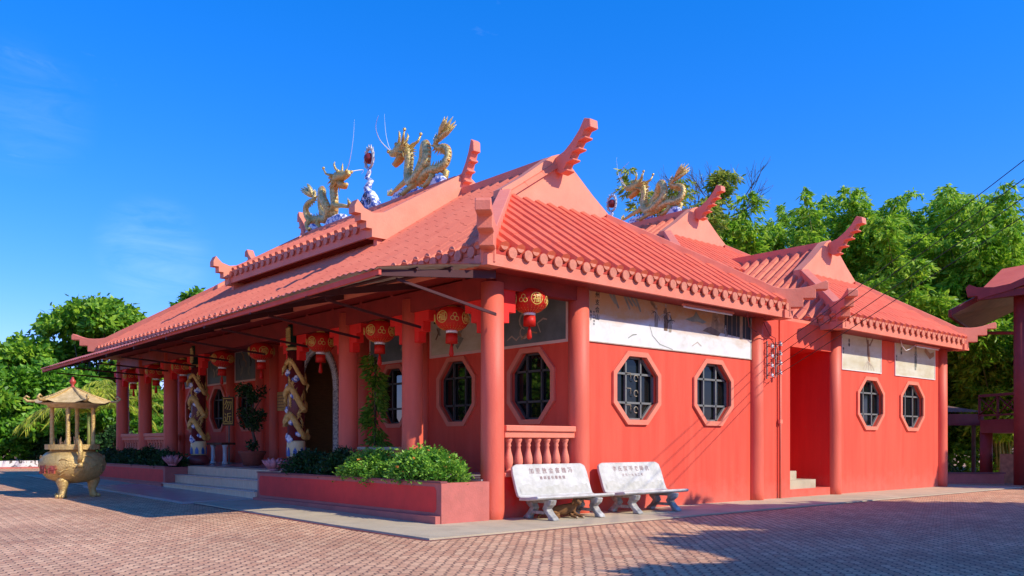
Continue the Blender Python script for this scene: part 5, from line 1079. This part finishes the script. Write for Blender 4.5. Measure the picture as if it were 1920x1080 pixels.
t = thing('garden_wall', 'low dusty pink wall beside the plaza between the rear hall and the pavilion', 'wall', (22.4, 1.4, 0)); obj('wall', MB().prism([(20.6, 2.5, -.2), (24.0, -.35, -.2), (24.0, -.35, .28), (20.6, 2.5, .28)], (.2, .2, 0)), M_PLAN, t, world=True); obj('capping', MB().prism([(20.55, 2.48, .282), (24.03, -.4, .282), (24.03, -.4, .34), (20.55, 2.48, .34)], (.26, .26, 0)), M_PLUM, t, world=True)
t = thing('shed_roof', 'rusty corrugated lean-to roof behind the rear hall, left of the pavilion balcony', 'shed', (23, 4, 0)); m = MB(); ys = np.linspace(0, 1, 60); vs = []
for v_ in (0, 1):
    for i, u in enumerate(ys): vs.append((23.0+3.4*u, 4.0-2.8*u+2.5*v_, 2.62+.5*v_+.03*(i % 2)))
m.add(vs, [(i, i+1, 61+i, 60+i) for i in range(59)]); obj('roof_sheet', m, M_RUST, t, world=True); m = MB(); m.prism([(23.0, 4.0, 2.1), (26.4, 1.2, 2.1), (26.4, 1.2, 2.55), (23.0, 4.0, 2.55)], (.05, .05, 0)); obj('eave_board', m, M_PLUM, t, world=True)
for (x, y) in ((23.2, 4.0), (26.2, 1.5)): obj('post', MB().box((x-.06, y-.06, -.1), (x+.06, y+.06, 2.2)), M_BARK, t, world=True)
# ================================================================== trees
GT = 'trees beyond the plaza'
def tree(name, lab, x, y, h, cr, m, seed, leaf=.26, n_blob=26, per=900, z0=None, trunk=.22, base=.35, flat=.8, group=GT, lean=0, gap=1.0, off=(0, 0), zb=None):
    zb = gz(x, y) if zb is None else zb; t = thing(name, lab, 'tree', (x, y, zb), group); r = np.random.default_rng(seed); rr = random.Random(seed)
    hb = h*base; tr = MB(); tr.tube([(0, 0, -.2), (lean*.3, 0, hb*.5), (lean, .1, hb), (lean*1.2+off[0]*.5, off[1]*.5, h*.72)], [trunk, trunk*.8, trunk*.6, trunk*.25], 8); obj('trunk', tr, M_BARK, t)
    bl = []; lim = MB()
    for k in range(n_blob):
        a = rr.uniform(0, 2*PI); u = math.sqrt(rr.random()); zz = rr.random(); prof = math.sin(PI*min(.97, .16+.78*zz))**.7; R_ = cr*prof*gap
        c = np.array([R_*u*math.cos(a)+off[0], R_*u*math.sin(a)+off[1], hb+(h-hb)*(zz*.93+.03)]); bl.append((c, cr*rr.uniform(.22, .38)))
        if k % 2 == 0: lim.tube([(lean, .1, hb*.9), (c[0]*.5, c[1]*.5, hb+(c[2]-hb)*.55), tuple(c)], [trunk*.35, trunk*.2, .02], 5)
    obj('limbs', lim, M_BARK, t); Cs = []; Ds = []
    for c, rb in bl:
        ns = max(6, int(per/22)); p = r.normal(size=(ns, 3)); p /= np.linalg.norm(p, axis=1, keepdims=True); p[:, 2] = np.abs(p[:, 2])*.9-.25; sc = c+p*rb*np.array([1, 1, flat])*(r.random((ns, 1))**.35)
        C = np.repeat(sc, 22, 0)+r.normal(0, rb*.10, (ns*22, 3)); D = r.normal(size=C.shape)*.8; D += np.repeat(p, 22, 0)*.8; D[:, 2] -= .35; Cs.append(C); Ds.append(D)
    C = np.concatenate(Cs); D = np.concatenate(Ds); N_ = r.normal(size=C.shape)*.8+np.array([.15, -.6, .7]); n_ = len(C)
    npleaves('crown', C, D, r.uniform(.65, 1.2, n_)*leaf, r.uniform(.2, .3, n_)*leaf, m, t, N_); return t
def bamboo(lab, x, y, h, cr, seed, canes=16, per=95, leaf=.5, m=None):
    h *= 1.13; canes = int(canes*1.4); zb = gz(x, y); t = thing('bamboo_clump', lab, 'bamboo', (x, y, zb), 'bamboo clumps behind the temple'); r = np.random.default_rng(seed); cb_ = MB(); Cs = []; Ds = []
    for k in range(canes):
        a = r.uniform(0, 2*PI); hh = h*r.uniform(.62, 1.0); out_ = cr*r.uniform(.25, 1); P = []
        for u in np.linspace(0, 1, 9): P.append(Vector((out_*math.cos(a)*(u**1.8)+.3*math.cos(a*3), out_*math.sin(a)*(u**1.8)+.3*math.sin(a*3), hh*(u-.10*u**4))))
        cb_.tube(P, [.06-.05*i/8 for i in range(9)], 5)
        for s_ in range(per):                              # leafy side sprays, drooping
            u = r.uniform(.22, 1)**.8; i = min(7, int(u*8)); p = P[i].lerp(P[i+1], u*8-i); b = r.uniform(0, 2*PI); L_ = r.uniform(.35, 1.25)*(1.2-.5*u); nl = 20
            v = np.linspace(.15, 1, nl); dirx, diry = math.cos(b), math.sin(b)
            pts = np.stack([p.x+dirx*L_*v, p.y+diry*L_*v, p.z+.25*L_*v-.55*L_*v*v], 1)+r.normal(0, .05, (nl, 3)); Cs.append(pts); dd_ = r.normal(size=(nl, 3))*.45+np.array([dirx*.8, diry*.8, -.55]); Ds.append(dd_)
    obj('canes', cb_, M_CANE, t); C = np.concatenate(Cs); D = np.concatenate(Ds); n_ = len(C); N_ = r.normal(size=C.shape)*.8+np.array([0, -.5, .6])
    npleaves('foliage', C, D, r.uniform(.6, 1.2, n_)*leaf, r.uniform(.11, .16, n_)*leaf, m or M_BAMB, t, N_); return t
def palm(name, lab, x, y, h, L_, n_, seed, m, zb=None):
    t = thing(name, lab, 'palm', (x, y, gz(x, y)), 'palms by the plaza'); r = random.Random(seed); tr = MB()
    stems_ = [(0, 0)] if h > 1.4 else [(0, 0), (.2, .1), (-.2, .15)]
    for (a, b) in stems_: tr.tube([(a, b, -.1), (a*1.4, b*1.4, h*.6), (a*1.6, b*1.6, h)], [.09, .07, .06], 7)
    obj('trunk', tr, M_CANE, t); Cs = []; Ds = []; rb_ = MB()
    for k in range(n_):
        a = 2*PI*k/n_+r.uniform(-.2, .2); el = r.uniform(.35, 1.35); P = []
        for u in np.linspace(0, 1, 14): P.append(Vector((math.cos(a)*L_*u*math.cos(el*(1-u*.2)), math.sin(a)*L_*u*math.cos(el*(1-u*.2)), h+L_*(math.sin(el)*u-.75*u**2.2))))
        rb_.tube(P, [.022-.0014*i for i in range(14)], 4)
        for i in range(1, 14):
            for s_ in (-1, 1):
                for j in range(3):
                    p = P[i-1].lerp(P[i], j/3); tg = (P[i]-P[i-1]).normalized(); sd2 = tg.cross(Vector((0, 0, 1))).normalized()*s_; Cs.append(p); Ds.append(sd2*.9+tg*.75+Vector((0, 0, -.35)))
    obj('frond_ribs', rb_, M_CANE, t); npleaves('fronds', [tuple(c) for c in Cs], [tuple(d) for d in Ds], np.random.default_rng(seed).uniform(.3, .5, len(Cs))*min(1, L_/1.6), .022, m, t, curve=.2)
# left side
tree('broadleaf_tree', 'tall green tree above the left planter, its crown rising left of the temple roof', 4.0, 39.2, 8.7, 4.4, M_LEAF2, 1, .38, 60, 800, base=.1, gap=1.05)
tree('broadleaf_tree', 'rounded green tree whose crown fills the gap behind the incense burner', 0.3, 36.5, 4.5, 4.0, M_LEAF, 2, .38, 40, 1100, base=.12)
tree('broadleaf_tree', 'bushy bright green tree at the left edge of the view', -4.8, 37.5, 5.4, 4.0, M_LEAF2, 3, .34, 38, 1000, base=.12)
tree('broadleaf_tree', 'dark tree seen between the far veranda columns', 8.5, 39.5, 7.6, 4.2, M_LEAF, 4, .36, 38, 900, base=.1)
tree('broadleaf_tree', 'tree behind the temple whose branch tops show over the left roof slope', 10.4, 38.2, 9.5, 2.6, M_LEAF, 5, .38, 9, 420, base=.88)
tree('broadleaf_tree', 'hazy distant tree at the far left horizon', -9.5, 60, 8.0, 5.5, M_LEAF2, 6, .5, 30, 700, base=.15)
tree('broadleaf_tree', 'dark tree behind the ones at the left end of the roof', -1.0, 46, 5.6, 5.0, M_LEAF, 21, .42, 34, 800, base=.1)
palm('palm', 'pale yellow-green palm just behind the incense burner posts', 1.4, 29.9, 2.5, 3.2, 22, 5, M_PALM); palm('palm', 'green palm left of the farthest veranda column', 2.9, 30.6, 3.0, 3.0, 18, 8, M_PALM)
GH = 'bushes edging the left of the plaza'
for k, (x, y, rx, h, mm, lb) in enumerate(((-5.4, 33.2, 1.6, 1.9, M_LEAF2, 'rounded yellow-green bush at the left edge behind the white edging'), (-3.2, 34.0, 1.5, 1.7, M_LEAF2, 'bright bush behind the potted pink flowers'), (-1.0, 34.6, 1.5, 2.0, M_LEAF, 'leafy bush behind the bowl of the incense burner'), (1.2, 33.5, 1.5, 1.6, M_SHRUBD, 'dark bush right of the incense burner'), (2.6, 30.0, 1.2, 1.8, M_SHRUBD, 'dark bush at the foot of the farthest veranda column'), (5.2, 33, 2.0, 2.6, M_LEAF, 'bush seen between the far columns'))):
    shrub('bush', lb, 'bush', x, y, gz(x, y), rx, rx, h, mm, 6500, .2, None, GH, seed=40+k)
for k, (x, y, lb, mm) in enumerate(((-4.1, 29.8, 'terracotta pot of pink flowers standing left of the incense burner bowl', M_FLOWP), (-5.3, 30.3, 'brown pot of pale pink flowers near the left edge', M_FLOWP))):
    t = shrub('potted_flowers', lb, 'potted plant', x, y, gz(x, y)+.42, .5, .5, .45, M_SHRUB, 700, .1, (mm, 34, .07), 'flower pots by the white edging', seed=60+k); m = MB(); pot(m, (0, 0, -.42), .3, .5); obj('pot', m, M_TERRA, t)
t = thing('planting_edge', 'low whitewashed stone edging in front of the left bushes', 'edging', (-3, 31, .3))
m = MB(); P0 = Vector((-7.5, 30.5, gz(0, 30.5)-.1)); P1 = Vector((1.5, 30.0, gz(0, 30)-.1)); m.prism([P0, P1, P1+Vector((0, 0, .42)), P0+Vector((0, 0, .42))], (.1, .3, 0)); obj('edging_wall', m, mat('chipped_whitewash', (.74, .72, .68), .8, .3, 2.0, .4, 20, col2=(.14, .12, .1), stretch=(4, 1, 4), ramp=(.42, .46)), t, world=True)
m = MB(); m.prism([P0-Vector((0, .45, .0)), P1-Vector((0, .45, .0)), P1-Vector((0, .45, -.16)), P0-Vector((0, .45, -.16))], (0, .43, 0)); obj('kerb', m, M_PLAN, t, world=True)
# right side
for i, (x, y, h, cr, cn, lb) in enumerate(((24.6, 15.2, 15.0, 3.2, 15, 'thin yellowish bamboo clump behind the rear roof dragon'), (28.5, 13.0, 13.2, 3.6, 18, 'bamboo clump just right of the rear roof horn'), (31.0, 10.0, 14.0, 3.8, 20, 'tall plumed bamboo clump over the rear hall ridge'), (32.5, 6.6, 13.2, 3.8, 20, 'bamboo clump right of the rear hall horn'), (34.5, 3.4, 13.4, 4.2, 20, 'bamboo clump rising left of the pavilion roof'), (38.0, .2, 13.2, 4.4, 18, 'bamboo clump above the pavilion roof at the right edge'), (29.5, 6.0, 9.5, 3.2, 16, 'lower bamboo clump filling the gap beside the rear hall corner column'), (31.5, 2.2, 7.6, 3.0, 14, 'low bamboo between the pavilion and the rear hall'), (33.0, 16.0, 13.6, 4.4, 18, 'bamboo clump farther back, right of the bare twigs'), (36.5, 12.5, 15.2, 4.4, 20, 'bamboo clump farther back, filling the gap left of the rear hall horn'), (38.5, 8.0, 15.0, 4.4, 20, 'bamboo clump farther back, right of the rear hall ridge'), (41.0, 4.5, 15.0, 4.6, 20, 'bamboo clump farther back, between the rear hall and the pavilion'))):
    bamboo(lb, x, y, h, cr, 100+i, cn, 125, .36, M_BAMY if i == 0 else M_BAMB)
tree('broadleaf_tree', 'dark tree deep behind the bamboo', 38.0, 12.0, 10.5, 6.0, M_LEAF, 31, .42, 36, 900, base=.08)
tree('broadleaf_tree', 'dark undergrowth tree behind the low pink wall', 34.0, 7.5, 6.0, 4.2, M_LEAF, 32, .36, 30, 800, base=.05)
tree('broadleaf_tree', 'dark tree behind the pavilion balcony', 42.0, 1.0, 9.5, 5.5, M_LEAF, 33, .42, 30, 800, base=.06)
palm('palm', 'small dark palm behind the low pink wall', 25.6, 3.4, .6, 2.0, 14, 12, M_SHRUBD); palm('palm', 'drooping palm in front of the sky beside the pavilion column', 33.5, 2.0, 5.2, 2.6, 16, 14, M_BAMB)
# bare twiggy tree
t = thing('bare_tree', 'leafless twiggy tree top sticking out above the bamboo right of the rear dragon', 'tree', (31.5, 17.5, .2), GT); tw = MB(); r_ = random.Random(8)
def twig(p, d, L_, r0, dep):
    e = p+d*L_; tw.tube([p, p+d*L_*.5+Vector((r_.uniform(-.1, .1), r_.uniform(-.1, .1), 0))*L_, e], [r0, r0*.8, r0*.55], 4)
    if dep:
        for k in range(3): nd_ = (d+Vector((r_.uniform(-.7, .7), r_.uniform(-.7, .7), r_.uniform(-.15, .45)))).normalized(); twig(p.lerp(e, r_.uniform(.5, 1)), nd_, L_*.66, r0*.55, dep-1)
tw.tube([(31.5, 17.5, -.2), (31.4, 17.4, 12.6)], [.3, .16], 8)
for k in range(5): twig(Vector((31.4, 17.4, 12.4)), Vector((math.cos(k*1.3)*.7, math.sin(k*1.3)*.7, .9)).normalized(), 2.9, .07, 3)
obj('trunk', tw, M_BARK, t, world=True)
# trees standing behind the camera on the right: they throw the shade on the foreground paving
tree('broadleaf_tree', 'big spreading tree beside the plaza, outside the picture on the right, shading the paving', 9.9, -15.0, 8.8, 5.2, M_LEAF, 50, .5, 110, 1100, base=.42, zb=0, group='trees behind the viewer')
tree('broadleaf_tree', 'second spreading tree outside the picture, nearer the viewer, shading the paving', 4.2, -13.4, 6.9, 2.5, M_LEAF, 51, .45, 26, 500, base=.5, zb=0, group='trees behind the viewer')


tree('broadleaf_tree', 'big tree outside the picture on the right, shading the pavilion', 27.0, -8.2, 10.5, 3.8, M_LEAF, 53, .5, 60, 800, base=.35, zb=0, group='trees behind the viewer')

tree('broadleaf_tree', 'tree outside the picture on the left that the veranda windows reflect', -17.5, 20.0, 8.0, 4.5, M_LEAF2, 54, .5, 50, 600, base=.2, zb=.2, group='trees beside the viewer on the left')
tree('broadleaf_tree', 'farther tree outside the picture on the left that the veranda windows reflect', -22.0, 31.0, 8.5, 5.0, M_LEAF, 55, .5, 50, 600, base=.2, zb=.3, group='trees beside the viewer on the left')
for k, (x, y, rx, h, lb) in enumerate(((28.5, 6.5, 1.8, 2.2, 'dark bush under the bamboo behind the low pink wall'), (31.5, 4.2, 2.0, 2.4, 'bush behind the shed posts, left of the pavilion'), (35, 2.0, 2.2, 2.6, 'bush seen under the pavilion balcony'))):
    shrub('bush', lb, 'bush', x, y, -.1, rx, rx, h, M_LEAF, 6000, .22, None, 'bushes behind the low pink wall', seed=80+k)

tree('broadleaf_tree', 'slender tree outside the picture just right of the viewer, shading the nearest paving', 2.9, -15.6, 7.8, 3.3, M_LEAF, 56, .48, 46, 700, base=.45, zb=0, group='trees behind the viewer')
